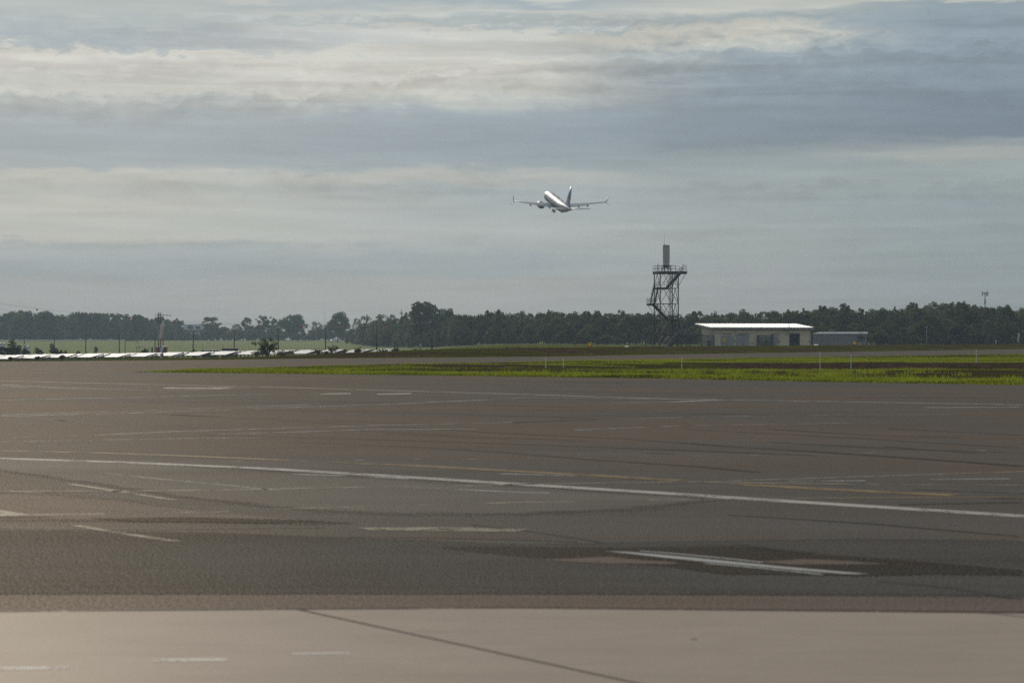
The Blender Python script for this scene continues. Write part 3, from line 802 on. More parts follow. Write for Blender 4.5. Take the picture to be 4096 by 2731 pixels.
# ------------------------------------------------------------------ grass blades on the verges
def grass_blades():
    rs = np.random.RandomState(3)
    out = []
    def field(n, x0, x1, y0, y1, hmin, hmax, wid, keep):
        x = rs.uniform(x0, x1, n); y = rs.uniform(y0, y1, n)
        k = keep(x, y)
        x, y = x[k], y[k]; n = len(x)
        z = height(x, y) - 0.02
        h = rs.uniform(hmin, hmax, n) * (0.6 + 0.9 * (vnoise(x * 0.5, y * 0.5) + 0.5))
        a = rs.uniform(0, 2 * math.pi, n)
        lean = rs.uniform(0.1, 0.7, n) * h
        la = rs.uniform(0, 2 * math.pi, n)
        wv = np.stack([np.cos(a), np.sin(a), 0 * a], -1) * (wid * rs.uniform(0.6, 1.4, n))[:, None]
        b = np.stack([x, y, z], -1)
        tip = b + np.stack([np.cos(la) * lean, np.sin(la) * lean, h], -1)
        out.append(np.stack([b - wv, b + wv, tip], 1))
    def dens(x, y, far_only):
        far, wedge = in_pave(x, y)
        s = soil_amount(x, y) + vnoise(x * 0.14, y * 0.55) * 0.7 + vnoise(x * 0.6, y * 0.9) * 0.3
        base = (far > 0.1) if far_only else (wedge > 0.1)
        return base & (s < (0.20 if far_only else 0.24))
    field(520000, -18, 45, 85, 200, 0.05, 0.13, 0.012, lambda x, y: dens(x, y, False) & (np.abs(x / y) < 0.24))
    field(60000, 0, 60, 160, 262, 0.06, 0.14, 0.016, lambda x, y: dens(x, y, False) & (np.abs(x / y) < 0.24))
    field(420000, -60, 95, 175, 420, 0.04, 0.10, 0.022, lambda x, y: dens(x, y, True) & (np.abs(x / y) < 0.24) & (y < 330 + 0.8 * x + 60))
    field(120000, -20, 150, 300, 620, 0.06, 0.17, 0.03, lambda x, y: dens(x, y, True) & (np.abs(x / y) < 0.24))
    # taller clumps along the front verge
    cx = rs.uniform(-15, 20, 220); cy = rs.uniform(88, 118, 220)
    for i in range(220):
        n = rs.randint(20, 60)
        x0, y0 = cx[i], cy[i]
        field(n, x0 - 0.4, x0 + 0.4, y0 - 0.4, y0 + 0.4, 0.10, 0.24, 0.014, lambda x, y: in_pave(x, y)[1] > 0.05)
    q = np.concatenate(out)
    tag(quads_obj("grass", q, M['grass']), "short yellow green grass with soil gaps along the taxiway verges", "grass", kind='stuff')
grass_blades()

# ------------------------------------------------------------------ trees
def leaf_quads(rs, centres, radii, per, size, squash=0.75):
    out = []
    for c, r in zip(centres, radii):
        n = max(8, int(per * r * r))
        d = rs.normal(size=(n, 3)); d /= np.linalg.norm(d, axis=1)[:, None]
        rr = r * rs.uniform(0.35, 1.05, n) ** 0.6
        p = c + d * rr[:, None] * np.array([1, 1, squash])
        a = rs.normal(size=(n, 3)); a /= np.linalg.norm(a, axis=1)[:, None]
        b = np.cross(a, rs.normal(size=(n, 3))); b /= np.linalg.norm(b, axis=1)[:, None] + 1e-9
        s = size * rs.uniform(0.6, 1.4, n)[:, None]
        a = a * s; b = b * s * 0.55
        out.append(np.stack([p - a, p + b * 0.9 - a * 0.1, p + a, p - b * 0.9 + a * 0.1], 1))
    return np.concatenate(out)

def make_tree(kind, seed):
    """unit-free prototype in metres: returns (leaf quads, trunk MB, height, width); height ~ 12"""
    rs = np.random.RandomState(seed)
    rnd = random.Random(seed)
    H = 12.0
    tr = MB()
    cs, rr = [], []
    if kind == 'round':
        Wd = 9.5; n = 34; zc, hz_ = 0.60, 0.36; rmin, rmax = 1.1, 2.0; per, size, sq = 62, 0.34, 0.8
    elif kind == 'dense':
        Wd = 8.0; n = 38; zc, hz_ = 0.50, 0.48; rmin, rmax = 1.0, 1.9; per, size, sq = 55, 0.36, 0.85
    elif kind == 'gum':
        Wd = 8.5; n = 26; zc, hz_ = 0.68, 0.30; rmin, rmax = 0.6, 1.25; per, size, sq = 95, 0.28, 0.6
    elif kind == 'open':
        Wd = 8.0; n = 24; zc, hz_ = 0.70, 0.28; rmin, rmax = 0.6, 1.2; per, size, sq = 52, 0.26, 0.7
    elif kind == 'slim':
        Wd = 4.6; n = 20; zc, hz_ = 0.62, 0.37; rmin, rmax = 0.6, 1.15; per, size, sq = 80, 0.30, 0.8
    k = 0
    while len(cs) < n:
        d = rs.normal(size=3); d /= np.linalg.norm(d)
        r = rs.uniform(0.35, 1.0) ** (0.5)
        c = np.array([d[0] * Wd / 2 * r * 0.82, d[1] * Wd / 2 * r * 0.82, (zc + d[2] * hz_ * r * 0.9) * H])
        if kind in ('gum', 'open') and c[2] < 0.36 * H and rs.rand() < 0.7: continue
        cs.append(c); rr.append(rs.uniform(rmin, rmax))
    rr = np.array(rr); cs = np.array(cs)
    # lay the top of the crown at exactly H
    top = (cs[:, 2] + rr * sq).max(); cs[:, 2] += (H - top) * np.clip(cs[:, 2] / top, 0, 1)
    q = leaf_quads(rs, cs, rr, per, size, sq)
    q[:, :, 2] = np.maximum(q[:, :, 2], 0.05)
    # trunk and limbs
    bend = [Vector((0, 0, -0.3)), Vector((rnd.uniform(-.2, .2), rnd.uniform(-.2, .2), H * 0.2)), Vector((rnd.uniform(-.4, .4), rnd.uniform(-.4, .4), H * 0.45)), Vector((rnd.uniform(-.7, .7), rnd.uniform(-.7, .7), H * 0.75))]
    tr.tube(bend, [0.30, 0.24, 0.17, 0.06], 7)
    idx = rs.permutation(n)[: (16 if kind != 'dense' else 8)]
    for i in idx:
        e = Vector(cs[i])
        t = rnd.uniform(0.35, 0.9)
        s0 = bend[1].lerp(bend[2], min(1, t)) if e.z > 4 else bend[1]
        mid = s0.lerp(e, 0.5) + Vector((rnd.uniform(-.4, .4), rnd.uniform(-.4, .4), -0.3))
        tr.tube([s0, mid, e], [0.11, 0.07, 0.03], 5, False)
    return q, tr, H, Wd

PROTO = {}
for kind, seeds in (('round', (1, 2, 3)), ('dense', (11, 12, 13)), ('gum', (21, 22, 23, 24)), ('open', (31, 32, 33)), ('slim', (41, 42))):
    PROTO[kind] = [make_tree(kind, s) for s in seeds]
TREE_MESH = {}
LEAF_OF = {'round': 'leaf_dark', 'dense': 'leaf_mid', 'gum': 'leaf_mid', 'open': 'leaf_pale', 'slim': 'leaf_mid'}

def tree(px, ytop, wpx, kind, d, label, var=0, group=None, name=None, cat="tree", leaf=None):
    x = (px - 2048) / F * d
    z0 = hz(x, d)
    Hm = EYE + (HY - ytop) / F * d - z0
    q, tr, H0, W0 = PROTO[kind][var % len(PROTO[kind])]
    lf = leaf or LEAF_OF[kind]
    t = thing(name or {'round': 'broad_tree', 'dense': 'bushy_tree', 'gum': 'gum_tree', 'open': 'sparse_tree', 'slim': 'slender_tree'}[kind], label, cat, (x, d, z0), random.Random(px).uniform(0, 6.28), group)
    wm = wpx / F * d
    t.scale = (wm / W0, wm / W0, Hm / H0)
    key = (kind, var % len(PROTO[kind]), lf)
    if key not in TREE_MESH:
        c = quads_obj("crown", q, M[lf], t); k = tr.build("trunk", M['bark'], t, True)
        TREE_MESH[key] = (c.data, k.data)
    else:
        for nm, me in zip(("crown", "trunk"), TREE_MESH[key]):
            o = bpy.data.objects.new(nm, me); C.objects.link(o); o.parent = t
    return t

SKYL = [(-400,1250),(0,1250),(40,1247),(90,1244),(110,1252),(145,1247),(190,1247),(215,1253),(228,1266),(245,1260),(265,1256),(305,1252),(345,1250),(400,1252),(440,1254),(490,1258),(520,1263),(560,1259),(590,1269),(620,1271),(655,1269),(675,1280),(710,1278),(725,1290),(735,1312),(805,1314),(815,1290),(880,1292),(905,1312),(935,1312),(975,1305),(1010,1300),(1100,1298),(1120,1300),(1225,1322),(1250,1308),(1290,1298),(1320,1305),(1395,1318),(1402,1322),(1430,1305),(1470,1290),(1500,1280),(1570,1275),(1610,1268),(1640,1262),(1700,1255),(1780,1258),(1822,1264),(1840,1256),(1870,1262),(1900,1259),(1950,1248),(1975,1254),(2000,1245),(2030,1254),(2085,1247),(2160,1251),(2200,1246),(2250,1248),(2300,1249),(2345,1249),(2370,1257),(2420,1251),(2440,1257),(2485,1248),(2520,1251),(2560,1254),(2615,1257),(2700,1258),(2740,1260),(2770,1251),(2830,1257),(2900,1257),(2970,1246),(3020,1252),(3090,1249),(3140,1242),(3200,1240),(3240,1242),(3280,1232),(3310,1236),(3340,1230),(3390,1233),(3430,1242),(3470,1249),(3520,1235),(3550,1242),(3600,1234),(3650,1222),(3690,1229),(3740,1215),(3790,1217),(3830,1213),(3870,1216),(3900,1224),(3960,1232),(4030,1226),(4070,1246),(4096,1230),(4600,1228)]
SX = [p[0] for p in SKYL]; SYT = [p[1] for p in SKYL]

def wood(name, label, a, b, dfun, step, leafs, seed, kinds_top=('gum', 'round', 'dense'), kinds_low=('dense', 'dense', 'round')):
    rs = np.random.RandomState(seed)
    parts = {l: [] for l in leafs}
    tv = MB()
    px = a
    def put(px, ytop, d, kind, wfac):
        x = (px - 2048) / F * d
        z0 = hz(x, d)
        Hm = EYE + (HY - ytop) / F * d - z0
        if Hm < 1.5: return
        q, tr, H0, W0 = PROTO[kind][rs.randint(len(PROTO[kind]))]
        sw = wfac * Hm / H0
        th = rs.uniform(0, 6.28); c, s = math.cos(th), math.sin(th)
        Rm = np.array([[c, -s, 0], [s, c, 0], [0, 0, 1]])
        qq = (q * np.array([sw, sw, Hm / H0])) @ Rm.T + np.array([x, d, z0])
        if qq.shape[0] > 900:
            qq = qq[rs.rand(qq.shape[0]) < 0.72]
        parts[leafs[rs.randint(len(leafs))]].append(qq)
        tb = MB(); tb.tube([(x, d, z0 - 0.3), (x + rs.uniform(-.3, .3), d, z0 + Hm * 0.6)], [0.22, 0.08], 5, False)
        tv.add(tb.v, tb.f)
    while px < b:
        d = dfun(px)
        yt = float(np.interp(px, SX, SYT))
        base = HY + EYE / d * F
        # skyline row, then fuller and lower rows in front of it
        put(px + rs.uniform(-6, 6), yt + rs.uniform(-5, 5), d + rs.uniform(15, 40), kinds_top[rs.randint(len(kinds_top))], rs.uniform(0.75, 1.15))
        put(px + step * .5 + rs.uniform(-6, 6), yt + 10 + rs.uniform(0, 14), d + rs.uniform(0, 20), kinds_low[rs.randint(len(kinds_low))], rs.uniform(0.9, 1.3))
        if rs.rand() < 0.85:
            put(px + rs.uniform(-8, 8), yt + (base - yt) * rs.uniform(0.30, 0.55), d - rs.uniform(5, 20), 'dense', rs.uniform(1.0, 1.6))
        if rs.rand() < 0.6:
            put(px + rs.uniform(-8, 8), yt + (base - yt) * rs.uniform(0.6, 0.8), d - rs.uniform(20, 32), 'dense', rs.uniform(0.9, 1.5))
        px += step
    t = thing(name, label, "wood", (0, 0, 0))
    t['kind'] = 'stuff'
    for l in leafs:
        if parts[l]:
            quads_obj("foliage", np.concatenate(parts[l]), M[l], t)
    tv.build("trunks", M['bark'], t)

def d_left(px): return 1690.0
def d_mid(px): return float(np.interp(px, [1380, 1480, 1700, 1900], [1500, 1250, 1020, 900]))
def d_right(px): return float(np.interp(px, [1800, 2200, 2700, 3300, 4200], [940, 860, 800, 770, 740]))
wood("woodland", "hazy grey green wood behind the solar panels on the left", -420, 1390, d_left, 19, ['leaf_dark', 'leaf_mid'], 101)
wood("woodland", "mid distance wood stepping down below the tallest crown", 1395, 1850, d_mid, 20, ['leaf_dark', 'leaf_mid', 'leaf_pale'], 102)
wood("woodland", "long dark green wood behind the lattice tower and the cream building", 1830, 4560, d_right, 24, ['leaf_dark', 'leaf_mid', 'leaf_mid'], 103)
# trees one can tell apart
TREES = [
 (95,1240,85,'round',1660,"dark domed tree crowning the wood left of the leftmost red wire marker",0),
 (190,1243,95,'round',1660,"second dark domed tree of the left wood, just right of the leftmost red wire marker",1),
 (310,1245,36,'gum',1660,"small tufted crown standing clear above the left wood between two red wire markers",0),
 (345,1248,60,'round',1660,"low rounded tree directly above the second red wire marker from the left",2),
 (400,1250,80,'round',1660,"flat domed tree of the left wood midway between second and third red wire markers",0),
 (560,1257,75,'round',1660,"rounded tree just right of the third red wire marker in the left wood",2),
 (655,1267,60,'gum',1660,"leafy tree behind the windsock mast",1),
 (712,1271,50,'gum',1660,"gappy crown with sky holes just left of the white building",2),
 (845,1267,95,'gum',1640,"tall loose crowned tree just right of the white building",3),
 (990,1269,55,'gum',1640,"thin tufted gum standing second right of the white building",0),
 (1047,1261,62,'gum',1640,"tall ragged gum above the bush beside the panels",1),
 (1085,1266,60,'gum',1640,"ragged gum touching the left side of the round pale tree",2),
 (940,1296,80,'open',1640,"low pale scrubby tree between two taller gums right of the white building",0),
 (1167,1254,118,'round',1640,"large smooth round topped hazy tree left of the tall lamp mast",0),
 (1268,1284,60,'open',1640,"thin scrubby tree just left of the tall lamp mast",1),
 (1352,1246,98,'round',1500,"dark round tree with sky holes right of the tall lamp mast",1),
 (1425,1271,42,'open',1330,"wispy pale tree at the left end of the middle wood",2),
 (1455,1262,46,'open',1330,"wispy pale tree second from the left end of the middle wood",0),
 (1475,1257,34,'open',1300,"narrow wispy pale tree third from the left end of the middle wood",1),
 (1530,1254,80,'open',1200,"broad pale feathery tree left of the small telecom mast",2),
 (1566,1256,50,'open',1200,"feathery pale tree next to the small telecom mast on its left",0),
 (1640,1246,60,'gum',1040,"leafy shoulder tree just left of the tallest crown",3),
 (1712,1205,150,'round',1020,"tallest big leafy crown rising over the whole wood",2),
 (1795,1229,70,'round',1000,"dark shoulder tree on the right side of the tallest crown",0),
 (1952,1240,50,'gum',900,"first ragged gum right of the tallest crown's dip",0),
 (2002,1236,48,'gum',900,"tufted gum under the aircraft's left wing tip, tall in the wood",1),
 (2085,1241,48,'open',880,"thin see-through gum under the aircraft's left wing",0),
 (2200,1237,52,'gum',870,"thin topped gum straight below the aircraft's nose",2),
 (2300,1244,50,'slim',860,"narrow gum below the aircraft's tail",0),
 (2345,1243,52,'gum',850,"ragged gum above the nearer of the two yellow disc signs",3),
 (2392,1241,55,'gum',850,"dark clustered gum just right above the yellow disc sign",0),
 (2487,1239,50,'gum',840,"tall ragged gum a little left of the lattice tower",1),
 (2590,1247,60,'gum',830,"gum partly hidden behind the lattice tower's left side",2),
 (2790,1243,75,'gum',810,"full dark gum right of the lattice tower above the roof's left end",3),
 (2855,1242,42,'open',810,"thin gum above the left part of the bright roof",1),
 (2972,1232,46,'open',800,"sparse tall gum with a cloud like top above the middle of the bright roof",2),
 (3098,1244,50,'gum',790,"gum directly left of the roof mounted mast",0),
 (3145,1236,48,'gum',790,"gum straight behind the tip of the roof mounted mast",1),
 (3210,1231,60,'gum',780,"wide gum above the right end of the bright roof",2),
 (3290,1221,58,'gum',770,"dark tall gum above the left end of the grey shed",3),
 (3376,1212,62,'gum',770,"prominent round tufted gum over the middle of the grey shed",0),
 (3452,1231,52,'gum',770,"isolated dark gum just right of the grey shed's end",1),
 (3522,1228,70,'round',770,"rounded gum between the grey shed and the lone lamp pole",0),
 (3575,1224,46,'gum',760,"low tufted gum left of the lone lamp pole",2),
 (3650,1208,62,'gum',760,"tall gum with a split top left of the lone lamp pole",3),
 (3732,1202,66,'open',760,"tallest airy gum of the right wood, just right of the lone lamp pole",2),
 (3800,1206,44,'gum',755,"tufted gum first left of the telecom mast's broad gum",1),
 (3845,1204,66,'gum',755,"broad leafy gum left of the large telecom mast",0),
 (3960,1228,70,'gum',750,"gum wrapping the foot of the large telecom mast",3),
 (4025,1219,75,'round',745,"big domed gum right of the large telecom mast",1),
 (4090,1228,50,'open',745,"thin gum at the extreme right edge of the wood",0),
]
for i, (px, yt, w, k, d, lab, v) in enumerate(TREES):
    tree(px, yt, w, k, d, lab, v)
tree(3720, 1258, 125, 'dense', 715, "very dark dense tree standing in front of the wood behind the lone lamp pole", 0, leaf='leaf_dark')
tree(3840, 1278, 105, 'dense', 712, "dark spreading tree in front of the wood right of the lone lamp pole", 1, leaf='leaf_dark')
tree(3520, 1318, 82, 'dense', 700, "low bright green tree in front of the wood beside the grey shed", 2)
tree(3440, 1330, 60, 'dense', 690, "bushy tree overlapping the right end of the grey shed", 1)
for px, yt, w, lab in ((2425, 1336, 52, "low round shrub at the wood's foot right of the yellow disc sign"), (2470, 1346, 40, "smaller round shrub left of the tower fence"), (2392, 1350, 34, "lowest shrub at the wood's foot beside the yellow disc sign"), (2300, 1362, 26, "flat scrub at the wood's foot left of the yellow disc sign")):
    tree(px, yt, w, 'dense', 770, lab, px % 3, name="shrub", cat="shrub")
for px, yt, w, d, kd, lab in (
    (47, 1355, 34, 640, 'slim', "tall narrow dark shrub at the far left behind the panels"), (55, 1378, 55, 620, 'dense', "wide dark bush at the foot of the tall narrow shrub on the far left"),
    (12, 1386, 70, 620, 'dense', "dark bush cut by the left edge of the picture"), (104, 1392, 36, 640, 'dense', "small rounded bush beside the first wire pole"),
    (147, 1388, 26, 620, 'slim', "narrow pointed shrub between the first and second wire poles"), (162, 1398, 26, 615, 'dense', "low bush just right of the narrow pointed shrub"),
    (207, 1371, 24, 620, 'slim', "pointed dark shrub against the second wire pole"), (218, 1391, 38, 610, 'dense', "dark bush at the foot of the second wire pole"),
    (245, 1398, 18, 610, 'dense', "smallest bush right of the second wire pole"), (262, 1400, 20, 610, 'dense', "low bush midway between second and third wire poles"),
    (313, 1401, 18, 610, 'dense', "little bush left of the third wire pole"), (383, 1385, 20, 620, 'slim', "lone conical shrub right of the third wire pole"),
    (580, 1393, 32, 640, 'dense', "rounded bush inside the open dark frame"), (775, 1397, 34, 560, 'dense', "low bush round the foot of the wire pole right of the windsock")):
    tree(px, yt, w, kd, d, lab, px % 3, name="shrub", cat="shrub", leaf='leaf_dark')

def bush(px0, px1, ytop, ybase, d, label, seed, kind='twiggy', leaf='leaf_dark', lean=0.0, dens=1.0):
    """foreground shrub with visible stems"""
    rs = np.random.RandomState(seed); rnd = random.Random(seed)
    s = d / F
    xc = ((px0 + px1) / 2 - 2048) * s; wd = (px1 - px0) * s
    zb = EYE + (HY - ybase) * s; Hm = (ybase - ytop) * s
    t = thing("bush", label, "bush", (xc, d, zb))
    st = MB(); cs = []; rr = []
    for k in range(9):
        a = rnd.uniform(-1, 1); e = Vector((a * wd * 0.42 + lean * wd * 0.3, rnd.uniform(-.3, .3) * wd, Hm * rnd.uniform(0.45, 0.92) * (1 - 0.35 * abs(a))))
        m = e * 0.5 + Vector((0, 0, Hm * 0.08))
        st.tube([(0, 0, -0.5), m, e], [0.05 + Hm * 0.012, 0.03 + Hm * 0.006, 0.012], 5, False)
        for j in range(4):
            f = rnd.uniform(0.35, 1.05)
            c = Vector((0, 0, 0)).lerp(e, f) + Vector((rnd.uniform(-.16, .16) * wd, rnd.uniform(-.16, .16) * wd, rnd.uniform(-.08, .08) * Hm))
            if c.z < 0.1 * Hm: c.z = 0.1 * Hm
            cs.append(np.array(c)); rr.append(rnd.uniform(0.05, 0.115) * (wd + Hm) * 0.5 + 0.08)
    q = leaf_quads(rs, cs, np.array(rr), 190 * dens, 0.085 + Hm * 0.012, 0.7)
    st.build("stem", M['bark'], t, True)
    quads_obj("foliage", q, M[leaf], t)
    return t
bush(1012, 1124, 1342, 1420, 385, "large open branched bush among the solar panels beside a wire pole", 1, dens=1.7)
bush(1090, 1185, 1398, 1421, 384, "low brownish scrub spreading right of the large open branched bush", 2, leaf='leaf_brown', dens=1.5)
bush(1005, 1050, 1400, 1418, 383, "low brown scrub at the left foot of the large open branched bush", 9, leaf='leaf_brown')
bush(1250, 1300, 1391, 1414, 390, "scraggy bush just left of the leaning small tree", 3)
bush(1300, 1345, 1369, 1412, 392, "leaning small tree beside a wire pole, crown tipped to the right", 4, lean=0.8)
bush(1285, 1325, 1402, 1416, 388, "low clump around the foot of the leaning small tree", 12)
bush(1365, 1388, 1393, 1411, 390, "small pale bush between the leaning tree and a wide dark bush", 5, leaf='leaf_mid')
bush(1397, 1457, 1387, 1412, 390, "wide dark bush in front of the panels left of the second last wire pole", 6, dens=1.4)
bush(1505, 1560, 1390, 1412, 390, "feathery bush just right of the second last wire pole", 7, leaf='leaf_mid')
bush(1565, 1597, 1386, 1409, 392, "bush over the right end of the solar panels", 8)
bush(1600, 1622, 1399, 1410, 388, "tiny tuft beyond the right end of the solar panels", 13, leaf='leaf_mid')
bush(1637, 1678, 1391, 1410, 388, "rounded grassy bush left of the last wire pole", 10, leaf='leaf_mid')
bush(1735, 1760, 1398, 1412, 380, "short tuft just right of the last wire pole", 14, leaf='leaf_mid')
bush(2014, 2050, 1385, 1404, 330, "dry dark bush on the bank, left of a pair", 15, leaf='leaf_brown')
bush(2056, 2080, 1388, 1404, 330, "green bush on the bank, right of a pair", 16)
bush(2240, 2264, 1387, 1400, 340, "small weed clump on the bank below the aircraft", 17, leaf='leaf_mid')
bush(2200, 2218, 1390, 1400, 345, "thin pale weed on the bank left of the small weed clump", 18, leaf='leaf_mid')
bush(30, 58, 1425, 1436, 330, "dark weed in front of the first panel at the far left", 19)
bush(140, 160, 1423, 1435, 330, "dark weed under the second panel from the left", 20)
bush(235, 262, 1418, 1433, 330, "dark weed under the third panel from the left", 21)

# ------------------------------------------------------------------ lattice radar tower
def radar_tower():
    T = thing("lattice_tower", "dark steel lattice tower with zigzag stairs and a railed top deck beside the cream building", "tower", (0, 0, 0), R(15))
    D = 500.0
    cx = (2665.0 - 2048) / F * D
    zg = hz(cx, D)
    T.location = (cx, D, zg)
    def Z(y): return EYE + (HY - y) / F * D - zg
    h = 1.89
    zb = 0.0
    lev = [Z(1340.5), Z(1277.4), Z(1215.4), Z(1153.3), Z(1093.0)]
    corners = [(-h, -h), (h, -h), (h, h), (-h, h)]
    for c in corners:
        m = MB(); m.beam((c[0], c[1], -0.3), (c[0], c[1], lev[-1]), 0.17)
        m.box((c[0], c[1], 0.05), (0.42, 0.42, 0.1))
        m.build("leg", M['steel_dark'], T)
    for i in range(4):
        a = Vector((*corners[i], 0)); b = Vector((*corners[(i + 1) % 4], 0))
        m = MB()
        zs = [0.1] + lev
        for k in range(5):
            z0, z1 = zs[k], zs[k + 1]
            mid = (a + b) / 2
            n = Vector((mid.x, mid.y, 0)).normalized() * 0.0
            m.beam((a.x, a.y, z1), (b.x, b.y, z1), 0.11)
            m.beam((mid.x, mid.y, z1), (a.x, a.y, z0), 0.085)
            m.beam((mid.x, mid.y, z1), (b.x, b.y, z0), 0.085)
        m.build("bracing", M['steel_dark'], T)
    # cable ladder
    m = MB(); m.beam((1.15, h - 0.25, 0), (1.15, h - 0.25, lev[-1]), 0.10); m.beam((1.45, h - 0.25, 0), (1.45, h - 0.25, lev[-1]), 0.10)
    z = 0.4
    while z < lev[-1]:
        m.beam((0.95, h - 0.25, z), (1.6, h - 0.25, z), 0.05); z += 1.35
    m.build("cable_ladder", M['rust'], T)
    # deck
    zd = Z(1086.0)
    m = MB(); poly = [(-h - .25, -h - .35), (h + 1.75, -h - .35), (h + 1.75, h + .3), (-h - .25, h + .3)]
    m.prism(poly, Z(1096), zd)
    dk = m.build("deck", M['steel_dark'], T)
    def rails(m, pts, zf, hgt=1.12, step=0.85, closed=False):
        P_ = [Vector(p) for p in pts]
        for a, b in zip(P_[:-1], P_[1:]):
            for k in (hgt, hgt * 0.52):
                m.tube([a + Vector((0, 0, k)), b + Vector((0, 0, k))], 0.032, 5)
            L = (b - a).length; n = max(1, round(L / step))
            for i in range(n + 1):
                p = a.lerp(b, i / n)
                m.tube([p, p + Vector((0, 0, hgt))], 0.032, 5)
    m = MB()
    x0, x1, y0, y1 = -h - .2, h + 1.7, -h - .3, h + .25
    rails(m, [(h - 0.6, y0, zd), (x0, y0, zd), (x0, y1, zd), (x1, y1, zd), (x1, y0, zd), (h + 0.75, y0, zd)], 0, 1.15, 0.95)
    m.build("guard_rail", M['galv'], T)
    # braces below the overhang
    for yy in (-h, h):
        m = MB(); m.beam((h, yy, zd - 3.0), (h + 1.5, yy, Z(1096)), 0.08); m.build("deck_brace", M['steel_dark'], T)
    # stairs, spiralling up round the outside
    g, w = 0.12, 0.95
    yf0, yf1 = -h - g - w, -h - g          # front lane
    xr0, xr1 = h + g, h + g + w            # right lane
    yb0, yb1 = h + g, h + g + w            # back lane
    xl0, xl1 = -h - g - w, -h - g          # left lane
    def flight(a0, a1, b0, b1):
        """a0,a1: bottom ends of the two stringers, b0,b1: top ends"""
        a0, a1, b0, b1 = map(Vector, (a0, a1, b0, b1))
        f = thing("stair_flight", None, None); f.parent = T
        m = MB(); m.beam(a0, b0, 0.08, 0.38); m.beam(a1, b1, 0.08, 0.38); m.build("stringer", M['steel_dark'], f)
        m = MB(); n = int((b0.z - a0.z) / 0.2)
        for i in range(1, n):
            t = i / n; p, q = a0.lerp(b0, t), a1.lerp(b1, t)
            dirv = (b0 - a0); dirv.z = 0; dirv.normalize()
            c = (p + q) / 2; ang = math.atan2((q - p).y, (q - p).x)
            m.box(c, ((q - p).length, 0.24, 0.035), ang)
        m.build("tread", M['tread'], f)
        m = MB()
        for s0, s1 in ((a0, b0), (a1, b1)):
            for k in (1.0, 0.55):
                m.tube([s0 + Vector((0, 0, k)), s1 + Vector((0, 0, k))], 0.03, 5)
            n = max(2, round((s1 - s0).length / 1.3))
            for i in range(n + 1):
                p = s0.lerp(s1, i / n); m.tube([p, p + Vector((0, 0, 1.0))], 0.03, 5)
        m.build("handrail", M['galv'], f)
        return f
    z1, z2, z3, z4 = Z(1338), Z(1276), Z(1214), Z(1151)
    def landing(x0, x1, y0, y1, z, open_sides):
        m = MB(); m.box(((x0 + x1) / 2, (y0 + y1) / 2, z - 0.2), (x1 - x0, y1 - y0, 0.42)); l = m.build("landing", M['steel_dark'], T)
        m = MB()
        for side in open_sides:
            pts = {'l': [(x0, y0, z), (x0, y1, z)], 'r': [(x1, y0, z), (x1, y1, z)], 'f': [(x0, y0, z), (x1, y0, z)], 'b': [(x0, y1, z), (x1, y1, z)]}[side]
            rails(m, pts, z, 1.05, 0.7)
        m.build("landing_rail", M['galv'], l)
    # flight 1: front lane, rising to the right
    flight((-0.7, yf0, 0.05), (-0.7, yf1, 0.05), (xr0 + .0, yf0, z1), (xr0 + .0, yf1, z1))
    landing(xr0, xr1 + .55, yf0, yf1 + 0.9, z1, 'rf')
    # flight 2: right lane, rising to the back
    flight((xr0, yf1 + .8, z1), (xr1, yf1 + .8, z1), (xr0, yb0 - .9, z2), (xr1, yb0 - .9, z2))
    landing(h - 0.9, xr1, yb0 - .9, yb1, z2, 'rb')
    # flight 3: back lane, rising to the left
    flight((h - 0.9, yb0, z2), (h - 0.9, yb1, z2), (xl1 - .1, yb0, z3), (xl1 - .1, yb1, z3))
    landing(xl0 - .2, xl1, yb0 - .9, yb1, z3, 'lb')
    # flight 4: left lane, rising to the front
    flight((xl1, yb0 - .9, z3), (xl0, yb0 - .9, z3), (xl1, yf1 + .9, z4), (xl0, yf1 + .9, z4))
    landing(xl0, -h + 1.25, yf0, yf1 + .9 if False else yf1, z4, 'lf')
    m = MB(); m.box(((xl0 + xl1) / 2, yf1 + .45, z4 - .2), (w, .9, .42)); m.build("landing", M['steel_dark'], T)
    # flight 5: front lane, rising to the deck
    flight((-h + 1.2, yf0, z4), (-h + 1.2, yf1, z4), (h + 0.55, yf0, zd), (h + 0.55, yf1, zd))
    m = MB(); m.box((h + 0.95, (yf0 + yf1) / 2 + .12, zd - .2), (0.85, w, 0.35)); m.build("landing", M['steel_dark'], T)
    # landing braces
    m = MB(); m.beam((-h, h, z3 - 2.3), (xl0, yb1 - .3, z3 - .3), 0.08); m.build("landing_brace", M['steel_dark'], T)
    m = MB(); m.beam((h, -h, z1 - 1.5), (xr1 + .3, yf0 + .2, z1 - .3), 0.08); m.build("landing_brace", M['steel_dark'], T)
    m = MB(); m.beam((xr1 + .4, yf0 + .1, -0.2), (xr1 + .4, yf0 + .1, z1 - .3), 0.09); m.build("landing_post", M['steel_dark'], T)
    m = MB(); m.beam((xr0 + .2, yf0 + .1, -0.2), (xr0 + .2, yf0 + .1, z1 - .3), 0.09); m.build("landing_post", M['steel_dark'], T)
    # antenna column on its stool
    zr0, zr1 = Z(1061), Z(980)
    A = thing("radar_antenna", "plain grey upright antenna column standing on the tower's top deck", "antenna", (0, 0, 0), R(15))
    ax = (2665.0 - 2048) / F * D
    A.location = (ax, D, zg)
    m = MB()
    for k in range(8):
        t = k * math.pi / 4
        m.beam((0.95 * math.cos(t), 0.95 * math.sin(t), zd), (0.55 * math.cos(t + .4), 0.55 * math.sin(t + .4), zr0 - 0.15), 0.07)
        m.beam((0.95 * math.cos(t), 0.95 * math.sin(t), zd), (0.95 * math.cos(t), 0.95 * math.sin(t), zr0 - 0.1), 0.08)
    m.build("stool", M['steel_dark'], A)
